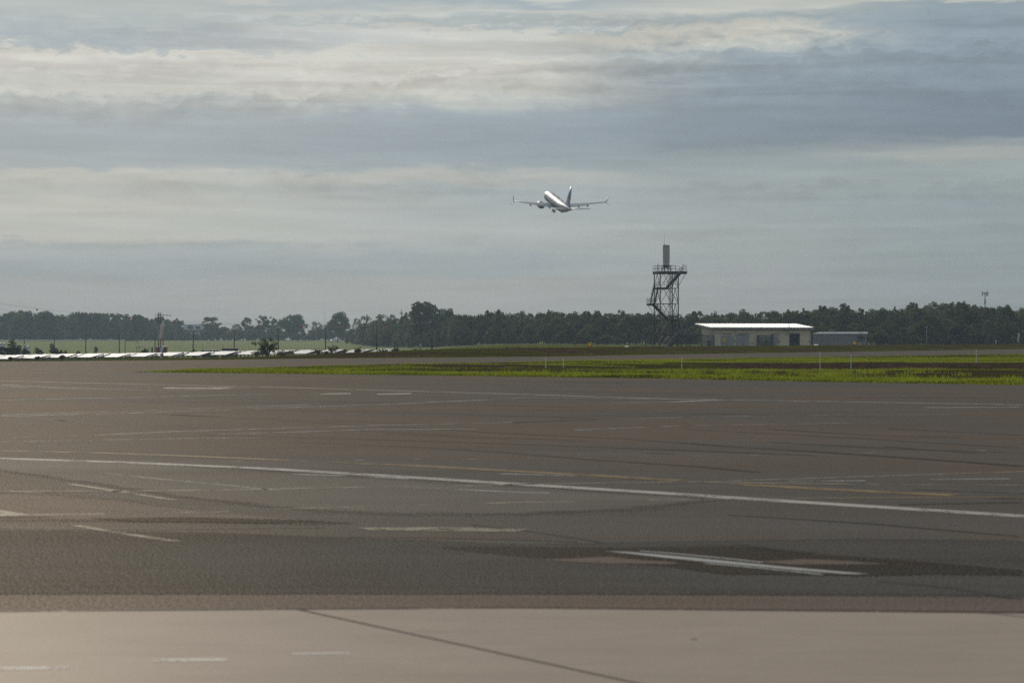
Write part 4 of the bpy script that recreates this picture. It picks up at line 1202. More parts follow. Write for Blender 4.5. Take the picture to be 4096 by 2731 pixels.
    m = MB(); m.tube([(0, 0, zr0 - .45), (0, 0, zr0 - .15)], [0.25, 0.62], 12); m.tube([(0, 0, zr0 - .15), (0, 0, zr0)], [0.95, 0.95], 16); m.build("turntable", M['steel_dark'], A)
    m = MB(); m.box((0, 0, zr0 + .3), (1.12, 0.8, 0.56)); m.build("base_cabinet", M['radome'], A, False, 0.03)
    m = MB(); m.box((0, 0, (zr0 + .62 + zr1) / 2), (1.18, 0.85, zr1 - zr0 - .62)); m.box((0, 0, zr0 + .6), (1.12, 0.8, 0.05)); col_ = m.build("column", M['radome'], A, False, 0.05)
    m = MB(); m.tube([(-0.42, 0, zr1 - .1), (-0.42, 0, zr1 + 0.25)], 0.07, 8); m.tube([(-0.42, 0, zr1 + .25), (-0.42, 0, Z(935))], [0.025, 0.012], 6)
    m.build("lightning_rod", M['steel_dark'], A)
    for k, px in enumerate((2632, 2733)):
        m = MB(); p = P(px, 1062, D - 1.5); zt = p.z
        m.tube([(0, 0, -1.1), (0, 0, 0.1)], 0.04, 6); m.tube([(0, 0, .1), (0, 0, .3)], [0.10, 0.10], 8)
        # obstruction lamp fixed to the rail: part of the tower
        o = m.build("obstruction_lamp", M['radome'], T)
        loc = Matrix.Rotation(-R(15), 3, 'Z') @ (p - T.location)
        o.location = loc
    return T, zg
TW, ZT = radar_tower()

# fence round the tower
def tower_fence():
    D = 494.0
    z0 = hz(28, D)
    fo = thing("mesh_fence", "thin wire mesh fence with angled brace posts round the foot of the lattice tower", "fence", (0, 0, 0))
    s = D / F
    xs = [2565, 2585.5, 2607.5, 2634, 2658, 2684, 2722, 2742.5, 2759.5, 2763]
    for i, px in enumerate(xs):
        m = MB(); x = (px - 2048) * s
        m.tube([(x, D, z0 - .3), (x, D, z0 + 2.15)], 0.045, 6); m.build("post", M['steel_dark'], fo)
    for a, b in ((2567, 2597), (2607, 2601), (2609, 2636), (2758, 2731), (2758, 2755.5), (2567, 2573), (2722, 2731)):
        m = MB(); xa, xb = (a - 2048) * s, (b - 2048) * s
        m.tube([(xa, D - .05, z0 + 1.2), (xb, D - .4, z0 - .2)], 0.035, 6); m.build("brace", M['steel_dark'], fo)
    m = MB()
    for k in (0.12, 1.15, 2.05):
        m.tube([((2565 - 2048) * s, D, z0 + k), ((2763 - 2048) * s, D, z0 + k)], 0.006, 4)
    m.build("wire", M['wire'], fo)
tower_fence()

# ------------------------------------------------------------------ equipment building
def building():
    D = 500.0
    zg = -0.05
    sc = D / F
    ox = (2851.7 - 2048) * sc
    zb = hz(ox + 8, D)
    B = thing("equipment_building", "low cream blockwork equipment building with a bright skillion metal roof", "building", (ox, D, zb), R(15))
    def Z(y): return EYE + (HY - y) * sc - zb
    L, Wd = 20.9, 6.8
    zt = Z(1314.5); rise = 0.55
    m = MB()
    pr = [(0, 0, -0.5), (L, 0, -0.5), (L, Wd, -0.5), (0, Wd, -0.5), (0, 0, zt), (L, 0, zt), (L, Wd, zt + rise), (0, Wd, zt + rise)]
    m.add(pr, [(3, 2, 1, 0), (4, 5, 6, 7), (0, 1, 5, 4), (1, 2, 6, 5), (2, 3, 7, 6), (3, 0, 4, 7)])
    m.build("wall", M['cream_wall'], B)
    # roof slab with standing ribs
    ov = 0.75
    k = rise / Wd
    ra, rb = -ov, Wd + 2.2
    xa, xb = -ov, L + 0.35
    def zr(y): return zt + 0.02 + k * y
    m = MB()
    m.add([(xa, ra, zr(ra)), (xb, ra, zr(ra)), (xb, rb, zr(rb)), (xa, rb, zr(rb)), (xa, ra, zr(ra) + .30), (xb, ra, zr(ra) + .30), (xb, rb, zr(rb) + .30), (xa, rb, zr(rb) + .30)],
          [(3, 2, 1, 0), (0, 1, 5, 4), (1, 2, 6, 5), (2, 3, 7, 6), (3, 0, 4, 7), (4, 5, 6, 7)])
    m.build("fascia", M['fascia'], B)
    m = MB()
    n = 70
    vs = []; fs = []
    prof = []
    for i in range(n):
        x = xa - 0.03 + (xb - xa + 0.06) * i / n; wv = (xb - xa + 0.06) / n
        prof += [(x, 0.0), (x + wv * .55, 0.0), (x + wv * .65, 0.045), (x + wv * .90, 0.045)]
    prof.append((xb + .03, 0.0))
    for x, zz in prof:
        vs += [(x, ra - .06, zr(ra) + .315 + zz), (x, rb + .06, zr(rb) + .315 + zz)]
    for i in range(len(prof) - 1):
        fs.append((2 * i, 2 * i + 2, 2 * i + 3, 2 * i + 1))
    m.add(vs, fs)
    m.build("roof_sheet", M['roof_metal'], B)
    def fx(zx): return (zx - 435) / 79.8
    def fz(zy): return Z(1270 + zy / 4.276)
    def plate(name, x0, x1, y0, y1, mat, th=0.05, par=B, off=0.0):
        m = MB(); a, b = fx(x0), fx(x1); za, zb_ = fz(y1), fz(y0)
        m.box(((a + b) / 2, -off - th / 2, (za + zb_) / 2), (b - a, th, zb_ - za)); return m.build(name, mat, par)
    # double doors
    for (x0, x1, xm, y0) in ((565, 788, 675, 318), (825, 1050, 938, 293)):
        dr = plate("double_door", x0, x1, y0, 512, M['door_grey'], 0.04)
        plate("door_frame", x0 - 8, x1 + 8, y0 - 8, y0, M['fascia'], 0.07, dr)
        plate("centre_strip", xm - 4, xm + 4, y0 + 2, 512, M['galv'], 0.02, dr, 0.042)
        plate("handle", xm - 14, xm - 8, 440, 460, M['sign_black'], 0.05, dr, 0.042)
    dsg = plate("warning_sign", 600, 640, 350, 420, M['warning_yellow'], 0.012, B, 0.045)
    m = MB()
    a, b = fx(603), fx(637); za, zb2 = fz(416), fz(362)
    for p, q in (((a + .06, za + .05), ((a + b) / 2, zb2 - .02)), (((a + b) / 2, zb2 - .02), (b - .06, za + .05)), ((a + .06, za + .05), (b - .06, za + .05))):
        m.beam((p[0], -0.062, p[1]), (q[0], -0.062, q[1]), 0.03, 0.03)
    m.build("hazard_mark", M['sign_black'], dsg)
    plate("red_strip", 602, 638, 424, 439, M['dull_red'], 0.012, dsg, 0.045)
    plate("single_door", 1425, 1540, 320, 512, M['door_grey'], 0.04)
    plate("door_frame", 1419, 1546, 314, 320, M['fascia'], 0.06)
    # louvred opening
    lv = plate("louvre", 1735, 1913, 268, 494, M['louvre'], 0.05)
    m = MB(); a, b = fx(1738), fx(1910)
    for i in range(17):
        z = fz(490) + (fz(272) - fz(490)) * (i + .5) / 17
        m.box(((a + b) / 2, -0.085, z), (b - a, 0.09, 0.05), 0, Matrix.Rotation(R(35), 3, 'X'))
    m.build("slat", M['louvre'], lv)
    # horizontal mouldings, joints, downpipes
    plate("band", 415, 1175, 265, 272, M['fascia'], 0.07)
    for zx in (455, 808, 1190, 1562, 2088):
        m = MB(); m.tube([(fx(zx), -0.06, fz(500)), (fx(zx), -0.06, zt - 0.05)], 0.03, 6); m.build("downpipe", M['fascia'], B)
    for x0, x1, y0, y1 in ((442, 470, 385, 422), (795, 822, 382, 422), (1548, 1577, 385, 422), (2075, 2103, 385, 422), (1083, 1103, 412, 428)):
        plate("junction_box", x0, x1, y0, y1, M['door_grey'], 0.18)
    for x0, x1, y0, y1 in ((605, 750, 275, 286), (865, 1010, 274, 285), (1415, 1556, 275, 289)):
        plate("strip_light", x0, x1, y0, y1, M['galv'], 0.16)
    plate("pipe_bracket", 1620, 1876, 208, 216, M['steel_dark'], 0.12)
    # roof mast
    m = MB(); xm = fx(1703)
    ztop = Z(1262.5)
    m.tube([(xm - .25, -.95, fz(278)), (xm, -.95, fz(278)), (xm, -.95, ztop)], 0.055, 8)
    m.tube([(xm - .6, -.95, fz(153)), (xm + .16, -.95, fz(153))], 0.03, 6)
    m.tube([(xm - .28, -.95, fz(153)), (xm - .28, -.95, fz(65))], 0.025, 6); m.tube([(xm - .28, -.95, fz(75)), (xm + .05, -.95, fz(75))], 0.02, 6)
    m.tube([(xm, -.02, fz(212)), (xm, -.95, fz(212))], 0.03, 6)
    m.tube([(xm - .45, -.95, fz(278)), (xm - .45, -.95, fz(228))], 0.03, 6); m.tube([(xm - .45, -.95, fz(228)), (xm - .2, -.95, fz(262))], 0.03, 6)
    m.tube([(xm - .25, -.02, fz(278)), (xm - .25, -.95, fz(278))], 0.03, 6)
    m.build("mast", M['steel_dark'], B)
    # screened plant enclosures
    def cage(name, x0, x1, y0, dep, unit, par=B):
        a, b = fx(x0), fx(x1); zt_ = fz(y0)
        c = thing(name, None, None); c.parent = par
        m = MB()
        nb = int((b - a) / 0.055)
        for i in range(nb + 1):
            x = a + (b - a) * i / nb; m.box((x, -dep, zt_ / 2), (0.028, 0.02, zt_))
        for i in range(int(dep / 0.055)):
            y = -0.03 - i * 0.055
            m.box((a, y, zt_ / 2), (0.02, 0.028, zt_)); m.box((b, y, zt_ / 2), (0.02, 0.028, zt_))
        m.build("screen", M['mesh_grey'], c)
        m = MB()
        for x in (a, (a + b) / 2, b): m.box((x, -dep - .02, zt_ / 2), (0.06, 0.05, zt_ + .04))
        m.box(((a + b) / 2, -dep - .02, zt_), (b - a, 0.06, 0.06)); m.box(((a + b) / 2, -dep - .02, zt_ * .5), (b - a, 0.05, 0.05))
        m.build("screen_frame", M['steel_dark'], c)
        m = MB(); m.box(((a + b) / 2 + unit[0], -dep * .5, unit[2] / 2 + .3), (unit[1], dep * .5, unit[2])); m.build("cooling_unit", M['fascia'], c, False, 0.03)
    cage("plant_screen", 1183, 1425, 300, 1.1, (0.05, 0.9, 0.95))
    cage("plant_screen", 232, 432, 298, 0.55, (0.4, 0.9, 1.3))
    # little gutter plates on the left end wall
    m = MB(); m.box((-0.02, 0.5, fz(255)), (0.3, 0.5, 0.16)); m.box((-1.0, 0.2, fz(278)), (1.1, 0.5, 0.07), 0, Matrix.Rotation(R(-10), 3, 'Y')); m.build("cable_hood", M['galv'], B)
    return B, zb
BD, ZB = building()

# cable bridge between tower and building
def cable_bridge():
    D = 497.0
    a = P(2742, 1341.5, D); b = P(2812, 1337.5, D + 1)
    o = thing("cable_bridge", "slim raised cable tray running from the tower stairs to the cream building", "cable tray", (a.x, a.y, 0))
    m = MB(); m.beam(a - o.location, b - o.location, 0.35, 0.14); m.build("tray", M['steel_dark'], o)
    for px in (2759.5, 2764):
        m = MB(); p = P(px, 1341, D) - o.location; m.beam((p.x, p.y + .3, hz(35, D) - .3), (p.x, p.y + .3, p.z), 0.08); m.build("post", M['steel_dark'], o)
cable_bridge()

# far grey shed
def shed():
    D = 690.0; sc = D / F
    a = P(3251, 1378, D); zb = hz(a.x, D)
    o = thing("grey_shed", "long plain grey metal shed in front of the right wood, partly behind trees", "shed", (a.x, D, zb), R(-7))
    L = (3466 - 3251) * sc; zt = EYE + (HY - 1335) * sc - zb
    m = MB(); m.box((L / 2, 6, zt / 2 - .2), (L, 12, zt + .4)); m.build("wall", M['shed_grey'], o)
    m = MB()
    m.add([(-.3, -.3, zt + .03), (L + .3, -.3, zt + .03), (L + .3, 6, zt + .55), (-.3 + 2.2, 6, zt + .55), (L + .3, 12.3, zt + .03), (-.3, 12.3, zt + .03)], [(0, 1, 2, 3), (3, 2, 4, 5), (0, 3, 5), (1, 4, 2), (0, 5, 4, 1)])
    m.build("roof", M['shed_grey'], o)
    m = MB(); x0 = (3316 - 3251) * sc; x1 = (3340 - 3251) * sc
    for x in (x0, (x0 + x1) / 2, x1): m.tube([(x, 5, zt + .4), (x, 5, zt + 1.1)], .04, 5)
    m.tube([(x0, 5, zt + 1.1), (x1, 5, zt + 1.1)], .04, 5); m.tube([(x0, 5, zt + .8), (x1, 5, zt + .8)], .04, 5)
    m.build("roof_rail", M['galv'], o)
shed()

# ------------------------------------------------------------------ signs, markers and lamps on the right
def disc_sign(px, py0, py1, D, label):
    p = P(px, py1, D); zb = hz(p.x, D)
    sz = (py1 - py0) / F * D
    cz = EYE + (HY - (py0 + py1) / 2) / F * D
    o = thing("disc_sign", label, "sign", (p.x, D, zb))
    m = MB(); m.box((0, 0, cz - zb), (sz, 0.12, sz)); m.build("board", M['sign_black'], o, False, 0.01)
    m = MB(); m.tube([(0, -0.075, cz - zb), (0, -0.062, cz - zb)], sz * 0.43, 24); m.build("disc", M['sign_yellow'], o)
    for sx in (-.35, .35):
        m = MB(); m.tube([(sx * sz, 0.05, -.2), (sx * sz, 0.05, cz - zb - sz * .45)], 0.025, 6); m.build("post", M['steel_dark'], o)
disc_sign(2358.5, 1369, 1386, 420, "black square sign with orange yellow disc left of the lattice tower")
disc_sign(3417.5, 1363, 1380, 420, "black square sign with orange yellow disc in front of the grey shed")
def number_sign():
    D = 430.0
    p = P(3983.5, 1371, D); zb = hz(p.x, D)
    o = thing("distance_sign", "small black board with a white number 2 on the grass at the right", "sign", (p.x, D, zb))
    w = (3993 - 3974) / F * D; c = EYE + (HY - 1366) / F * D - zb; h = 0.86
    m = MB(); m.box((0, 0, c), (w, 0.14, h)); m.build("board", M['sign_black'], o, False, 0.01)
    cu_ = bpy.data.curves.new("numeral", 'FONT'); cu_.body = "2"; cu_.size = 0.72; cu_.align_x = 'CENTER'; cu_.align_y = 'CENTER'; cu_.extrude = 0.006; cu_.offset = 0.012
    n = bpy.data.objects.new("numeral", cu_); C.objects.link(n); n.parent = o; n.rotation_euler = (R(90), 0, 0); n.location = (0, -0.08, c - .02)
    cu_.materials.append(M['white'])
    bpy.context.view_layer.update()
    me_ = bpy.data.meshes.new_from_object(n.evaluated_get(bpy.context.evaluated_depsgraph_get()))
    n2 = bpy.data.objects.new('numeral', me_); C.objects.link(n2); n2.parent = o; n2.rotation_euler = n.rotation_euler; n2.location = n.location
    if not me_.materials: me_.materials.append(M['white'])
    bpy.data.objects.remove(n); n2.name = 'numeral'
    for sx in (-.3, .3):
        m = MB(); m.tube([(sx * w, 0.04, -.2), (sx * w, 0.04, c - h * .45)], 0.03, 6); m.build("post", M['steel_dark'], o)
number_sign()
for px, lab in ((3415.5, "small red cone standing in front of the right disc sign"), (3440, "small red cone on the grass just right of the right disc sign")):
    D = 400.0; p = P(px, 1379, D); zb = hz(p.x, D)
    zt = EYE + (HY - 1371.5) / F * D - zb
    m = MB(); m.tube([(0, 0, 0), (0, 0, .03)], [.20, .20], 8); m.tube([(0, 0, .03), (0, 0, max(.5, zt))], [.13, .03], 10)
    o = m.build("traffic_cone", M['red'], None, True); o.location = (p.x, D, zb); tag(o, lab, "cone", "red marker cones")
def marker_board(px, py, wpx, D, label):
    p = P(px, py, D); zb = hz(p.x, D); w = wpx / F * D; c = p.z - zb
    o = thing("marker_board", label, "marker", (p.x, D, zb))
    m = MB(); m.box((0, 0, c), (w, 0.9, 0.05), 0, Matrix.Rotation(R(12), 3, 'X')); m.build("plate", M['white'], o)
    for sx in (-.4, .4):
        m = MB(); m.tube([(sx * w, 0, -.2), (sx * w, 0, c - .03)], 0.02, 5); m.build("post", M['steel_dark'], o)
marker_board(2507, 1386, 13, 400, "shiny white slanted marker plate on the grass left of the lattice tower")
marker_board(3265, 1380, 17, 420, "shiny white slanted marker plate on the grass right of the cream building")
def lamp_pole(px, ytop, ybase, D, label, arm=0.0, group=None, name="lamp_pole"):
    p = P(px, ybase, D); zb = hz(p.x, D); zt = EYE + (HY - ytop) / F * D - zb
    o = thing(name, label, "lamp", (p.x, D, zb), 0, group)
    m = MB(); m.tube([(0, 0, -.3), (0, 0, zt)], [0.12, 0.06], 7); m.build("pole", M['galv'], o, True)
    m = MB(); m.tube([(0, 0, zt), (arm * .6, 0, zt + .18), (arm, 0, zt + .2)] if arm else [(0, 0, zt), (0, 0, zt + .1)], 0.05, 6); m.box((arm * 1.25, 0, zt + .17), (max(.5, abs(arm) * .6), .34, .14)); m.build("lamp_head", M['roof_metal'], o)
lamp_pole(3706, 1311, 1374, 560, "lone slim lamp pole on the grass before the dark right hand trees")
lamp_pole(37, 1291, 1360, 1560, "slim street lamp before the left wood, nearest the left edge", -1.2, "street lamps along the foot of the wood")
lamp_pole(261, 1292, 1360, 1560, "slim street lamp before the left wood, behind the second wire pole", -1.2, "street lamps along the foot of the wood")
lamp_pole(484, 1293, 1360, 1560, "slim street lamp before the left wood, behind the fourth wire pole", -1.2, "street lamps along the foot of the wood")
lamp_pole(703, 1292, 1362, 1560, "slim street lamp before the left wood, between windsock and white building", -1.2, "street lamps along the foot of the wood")
lamp_pole(1300, 1252, 1362, 1540, "very tall lamp mast rising above the trees between two round trees", -0.8)

def white_sock():
    D = 440.0
    p = P(4072, 1371, D); zb = hz(p.x, D)
    o = thing("limp_windsock", "limp white cloth sock hanging near the right edge beside the number board", "windsock", (p.x, D, zb))
    sc = D / F
    m = MB(); m.tube([(.18, .1, -.3), (.18, .1, (EYE + (HY - 1330) * sc - zb))], .03, 6); m.build("pole", M['galv'], o)
    ring = []
    for i, (dx_, y, w) in enumerate(((4, 1332, 3.2), (4.5, 1338, 3.6), (2.5, 1348, 3.2), (1, 1358, 2.6), (-.5, 1371, 2.0))):
        z = EYE + (HY - y) * sc - zb
        ring.append([(dx_ * sc * .7 + math.cos(t) * w * sc, math.sin(t) * w * sc, z) for t in np.linspace(0, 2 * math.pi, 10, endpoint=False)])
    m = MB(); m.loft(ring); m.build("sock", M['sock'], o, True)
white_sock()

for px, y0, y1, redtop, lab in ((3404, 1415, 1469, True, "white post with a red cap on the ditch edge below the right disc sign"), (3905, 1397, 1451, True, "white post with a red cap on the grass near the right edge"),
                        (2183, 1428, 1470, False, "plain white post on the grass strip, left of two"), (2253, 1430, 1469, False, "plain white post on the grass strip, right of two"), (2727, 1424, 1461, False, "thin pale post at the taxiway edge below the lattice tower"), (3280, 1408, 1455, False, "thin pale post at the taxiway edge below the cream building's right end")):
    g = G(px, y1)
    D = g.y; zb = hz(g.x, D); zt = EYE + (HY - y0) / F * D - zb
    o = thing("marker_post", lab, "post", (g.x, D, zb), 0, "white marker posts on the grass strip")
    m = MB(); m.tube([(0, 0, -.15), (0, 0, zt)], 0.020, 8); m.tube([(0, 0, -.1), (0, 0, .04)], .03, 8); m.build("shaft", M['white'], o)
    m = MB(); m.tube([(0, 0, zt + .001), (0, 0, zt + .07)], [.028, .024], 8); m.build("cap", M['red'] if redtop else M['galv'], o)

def telecom(px, ytop, ybase, D, kind, label):
    sc = D / F
    p = P(px, ybase, D); zb = hz(p.x, D); zt = EYE + (HY - ytop) * sc - zb
    o = thing("telecom_mast", label, "mast", (p.x, D, zb))
    m = MB(); m.tube([(0, 0, -.3), (0, 0, zt)], [.32, .15], 8); m.build("pole", M['galv'], o, True)
    if kind == 'big':
        for x in (-3.0, -2.4, 1.2, 2.0, 2.7):
            m = MB(); m.box((x * sc * 4.2, -.2, zt - 7 * sc), (2.4 * sc, .3, 19 * sc)); m.build("antenna_panel", M['bldg_white'], o)
        m = MB(); m.tube([(-12 * sc, 0, zt - 7 * sc), (11 * sc, 0, zt - 7 * sc)], .13, 6); m.tube([(-12 * sc, 0, zt - 3 * sc), (11 * sc, 0, zt - 3 * sc)], .1, 6); m.build("headframe", M['galv'], o)
        for k, y in enumerate((1200, 1207, 1212)):
            m = MB(); m.box((2.6 * sc * (1 if k % 2 else -1), -.2, EYE + (HY - y) * sc - zb), (4 * sc, .4, 6 * sc)); m.build("radio_box", M['galv'], o)
    else:
        for x in (-5.5, -2, 2, 5.5):
            m = MB(); m.box((x * sc, -.2, EYE + (HY - (1253)) * sc - zb), (2.4 * sc, .3, 10 * sc)); m.build("antenna_panel", M['bldg_white'], o)
        m = MB(); m.tube([(-6 * sc, 0, EYE + (HY - 1253) * sc - zb), (6 * sc, 0, EYE + (HY - 1253) * sc - zb)], .12, 6); m.build("headframe", M['galv'], o)
telecom(3940, 1168, 1372, 790, 'big', "tall telecom mast with panel antennas above the right hand trees")
telecom(1606, 1236, 1372, 1250, 'small', "small distant telecom mast poking above the trees left of the tallest crown")

# ------------------------------------------------------------------ solar field
def solar():
    m_, t, b, out = new_mat("solar_glass")
    tcn = t.n('ShaderNodeTexCoord').outputs['Object']
    sp = t.n('ShaderNodeSeparateXYZ'); t.l(tcn, sp.inputs[0])
    def line(c, period, w):
        return t.m('LESS_THAN', t.m('FRACT', t.m('DIVIDE', t.m('ADD', c, 50.0), period)), w)
    g = t.m('MAXIMUM', line(sp.outputs[0], 1.0, 0.035), line(sp.outputs[1], 1.7, 0.02))
    t.l(t.mix(g, (0.012, 0.018, 0.035), (0.55, 0.55, 0.55)), b.inputs['Base Color'])
    b.inputs['Roughness'].default_value = 0.5
    b.inputs['Specular IOR Level'].default_value = 0.0
    gl_ = t.n('ShaderNodeBsdfGlossy'); gl_.inputs['Roughness'].default_value = 0.62
    mxs = t.n("ShaderNodeMixShader"); mxs.inputs[0].default_value = 0.34
    t.l(b.outputs[0], mxs.inputs[1]); t.l(gl_.outputs[0], mxs.inputs[2]); t.l(mxs.outputs[0], out.inputs[0])
    tilt = R(9.5)
    lab = "low tilted solar panel table shining white in the row nearest the taxiway"
    lab2 = "low tilted solar panel table half hidden in a row behind the shining front row"
    T = thing("solar_table", lab, "solar panel", (0, 0, 0), R(-30), "front row of solar tables")
    wv, dv = 3.3, 3.4
    lo = 0.55
    Mx = Matrix.Rotation(tilt, 3, 'X')
    cz = lo + dv / 2 * math.sin(tilt)
    m = MB(); m.box((0, 0, cz), (wv, dv, 0.05), 0, Mx); m.build("panel_surface", m_, T)
    m = MB()
    for sx in (-1, 1):
        m.beam(Vector((sx * (wv / 2 - .05), -dv / 2 * math.cos(tilt), lo - .10)), Vector((sx * (wv / 2 - .05), dv / 2 * math.cos(tilt), lo + dv * math.sin(tilt) - .10)), .08, .14)
    for fy in (-.28, .28):
        y = fy * dv; m.beam((-wv / 2, y, cz + y * math.tan(tilt) - .12), (wv / 2, y, cz + y * math.tan(tilt) - .12), .07, .10)
    m.build("frame", M['steel_dark'], T)
    for sx in (-.34, .34):
        for fy in (-.28, .28):
            m = MB(); y = fy * dv; m.beam((sx * wv, y, -.6), (sx * wv, y, cz + y * math.tan(tilt) - .12), .09); m.build("post", M['galv'], T)
    sc = 410.0 / F
    first = True
    D = 408.0
    for row in range(3):
        Dr = D + row * 9.0
        px = -70.0 + row * 37
        while px < 1600 - row * 30:
            x = (px - 2048) / F * Dr
            # bottom edge of the front row in the photograph
            yb = float(np.interp(px, [-100, 0, 250, 500, 800, 1000, 1250, 1500, 1620], [1437, 1435, 1430, 1427, 1421, 1417, 1413, 1410, 1408])) 
            zlo = EYE + (HY - yb) / F * D - 0.05 * row
            zb = zlo - lo
            if first:
                T.location = (x, Dr, zb); first = False
            else:
                copy_thing(T, (x, Dr, zb + random.Random(int(px * 7 + row)).uniform(-.03, .03)), None, lab if row == 0 else lab2, "front row of solar tables" if row == 0 else "rear rows of solar tables")
            px += 107.0 * D / Dr
solar()

# ------------------------------------------------------------------ wire poles, wires, red markers
POLES = [(1728, 1290, 1407), (1507, 1300, 1400), (1302, 1308, 1402), (1113, 1314, 1404), (937, 1320, 1406), (773, 1325, 1410), (620, 1330, 1412), (477, 1333, 1414), (343, 1337, 1416), (217, 1340, 1416), (97, 1347, 1418), (-17, 1351, 1420), (-125, 1355, 1424)]
ORD = ["last wire pole, tallest and farthest right, standing clear of the panels", "second last wire pole from the right, rising out of bushes", "wire pole with the leaning small tree at its foot", "wire pole just right of the large open branched bush",
       "wire pole behind the wider dark green cabinet", "wire pole between the windsock and the green cabinets", "wire pole just left of the windsock mast", "fourth wire pole from the left edge", "third wire pole from the left edge", "second wire pole from the left edge, beside pointed shrubs", "first wire pole from the left edge"]
tops = []
PY0 = 598.0; PY1 = PY0 * 1.41
for i, (px, yt, yb) in enumerate(POLES):
    # equal spacing along a straight receding line
    a = Vector((-320.0 / F * PY0, PY0)); b = Vector((-1951.0 / F * PY1, PY1))
    q = a.lerp(b, i / 10.0)
    D = q.y; x = (px - 2048) / F * D
    zt = EYE + (HY - yt) / F * D
    zb = hz(x, D)
    tops.append(Vector((x, D, zt)))
    if i > 10: continue
    o = thing("wire_pole", "dark timber " + ORD[i], "pole", (x, D, zb), 0, "timber wire poles beyond the solar panels")
    m = MB(); m.tube([(0, 0, -.5), (0, 0, zt - zb)], [0.19, 0.13], 8); m.build("shaft", M['pole_wood'], o, True)
    m = MB(); m.beam((-.45, 0, zt - zb - .12), (.45, 0, zt - zb - .12), .09); m.tube([(0, 0, zt - zb), (0, 0, zt - zb + .14)], .05, 6); m.build("insulator_arm", M['pole_wood'], o)
m = MB()
for a, b in zip(tops[:-1], tops[1:]):
    pts = [a.lerp(b, k / 8) + Vector((0, 0, .12 - 0.28 * (1 - (2 * k / 8 - 1) ** 2))) for k in range(9)]
    m.tube(pts, 0.022, 4, False)
o = m.build("overhead_wire", M['wire']); tag(o, "thin sagging wire strung along the row of timber poles", "wire")
WPX = [(-900, 1075), (-500, 1140), (-200, 1185), (0, 1215), (148, 1233.5), (333, 1253.5), (517, 1270), (697, 1283.5), (861, 1292.5), (1037, 1298.5), (1210, 1301.5), (1381, 1301.5), (1547, 1298.5), (1728, 1291)]
def wd_(px): return float(np.interp(px, [-900, 1728], [700, 598]))
m = MB(); m.tube([P(px, py, wd_(px)) for px, py in WPX], 0.018, 4, False)
o = m.build("marker_wire", M['wire']); tag(o, "upper thin wire dipping across the trees and carrying the red square markers", "wire")
m = MB(); m.tube([P(px, py, wd_(px) + 30) for px, py in ((-900, 1120), (-300, 1200), (0, 1240), (150, 1252), (500, 1280), (900, 1300), (1240, 1310), (1728, 1291.5))], 0.016, 4, False)
o = m.build("lower_wire", M['wire']); tag(o, "second faint wire just below the marker wire at the far left", "wire")
MK = [(148, "highest, above the treetops at the far left"), (333, "second from the left, at the treetops"), (517, "third from the left, against the left wood"), (697, "right of the windsock mast"), (861, "over the tall tree right of the white building"), (1037, "over the ragged gums above the bush"), (1210, "at the right edge of the smooth round tree"), (1381, "below the dark round tree with sky holes"), (1547, "farthest right, between the last two poles")]
MKY = {148: 1239, 333: 1259, 517: 1275.5, 697: 1289, 861: 1298, 1037: 1304, 1210: 1307, 1381: 1307, 1547: 1304}
mk0 = None
for px, lab in MK:
    p = P(px, MKY[px], wd_(px)); sc = wd_(px) / F
    lb = "red wire marker with pale cross, " + lab
    if mk0 is None:
        mk0 = thing("wire_marker", lb, "marker", p, 0, "red square markers hung on the wire")
        m = MB(); m.box((0, 0, 0), (6.6 * sc, .06, 6.6 * sc)); m.build("plate", M['red'], mk0)
        m = MB(); m.box((0, -.04, 0), (2.6 * sc, .02, .9 * sc)); m.box((0, -.043, 0), (.9 * sc, .02, 2.6 * sc)); m.build("cross", M['white'], mk0)
        m = MB(); m.tube([(0, 0, 2.9 * sc), (0, 0, 5.6 * sc)], .04, 6); m.build("hanger", M['sign_black'], mk0)
    else:
        copy_thing(mk0, p, None, lb)

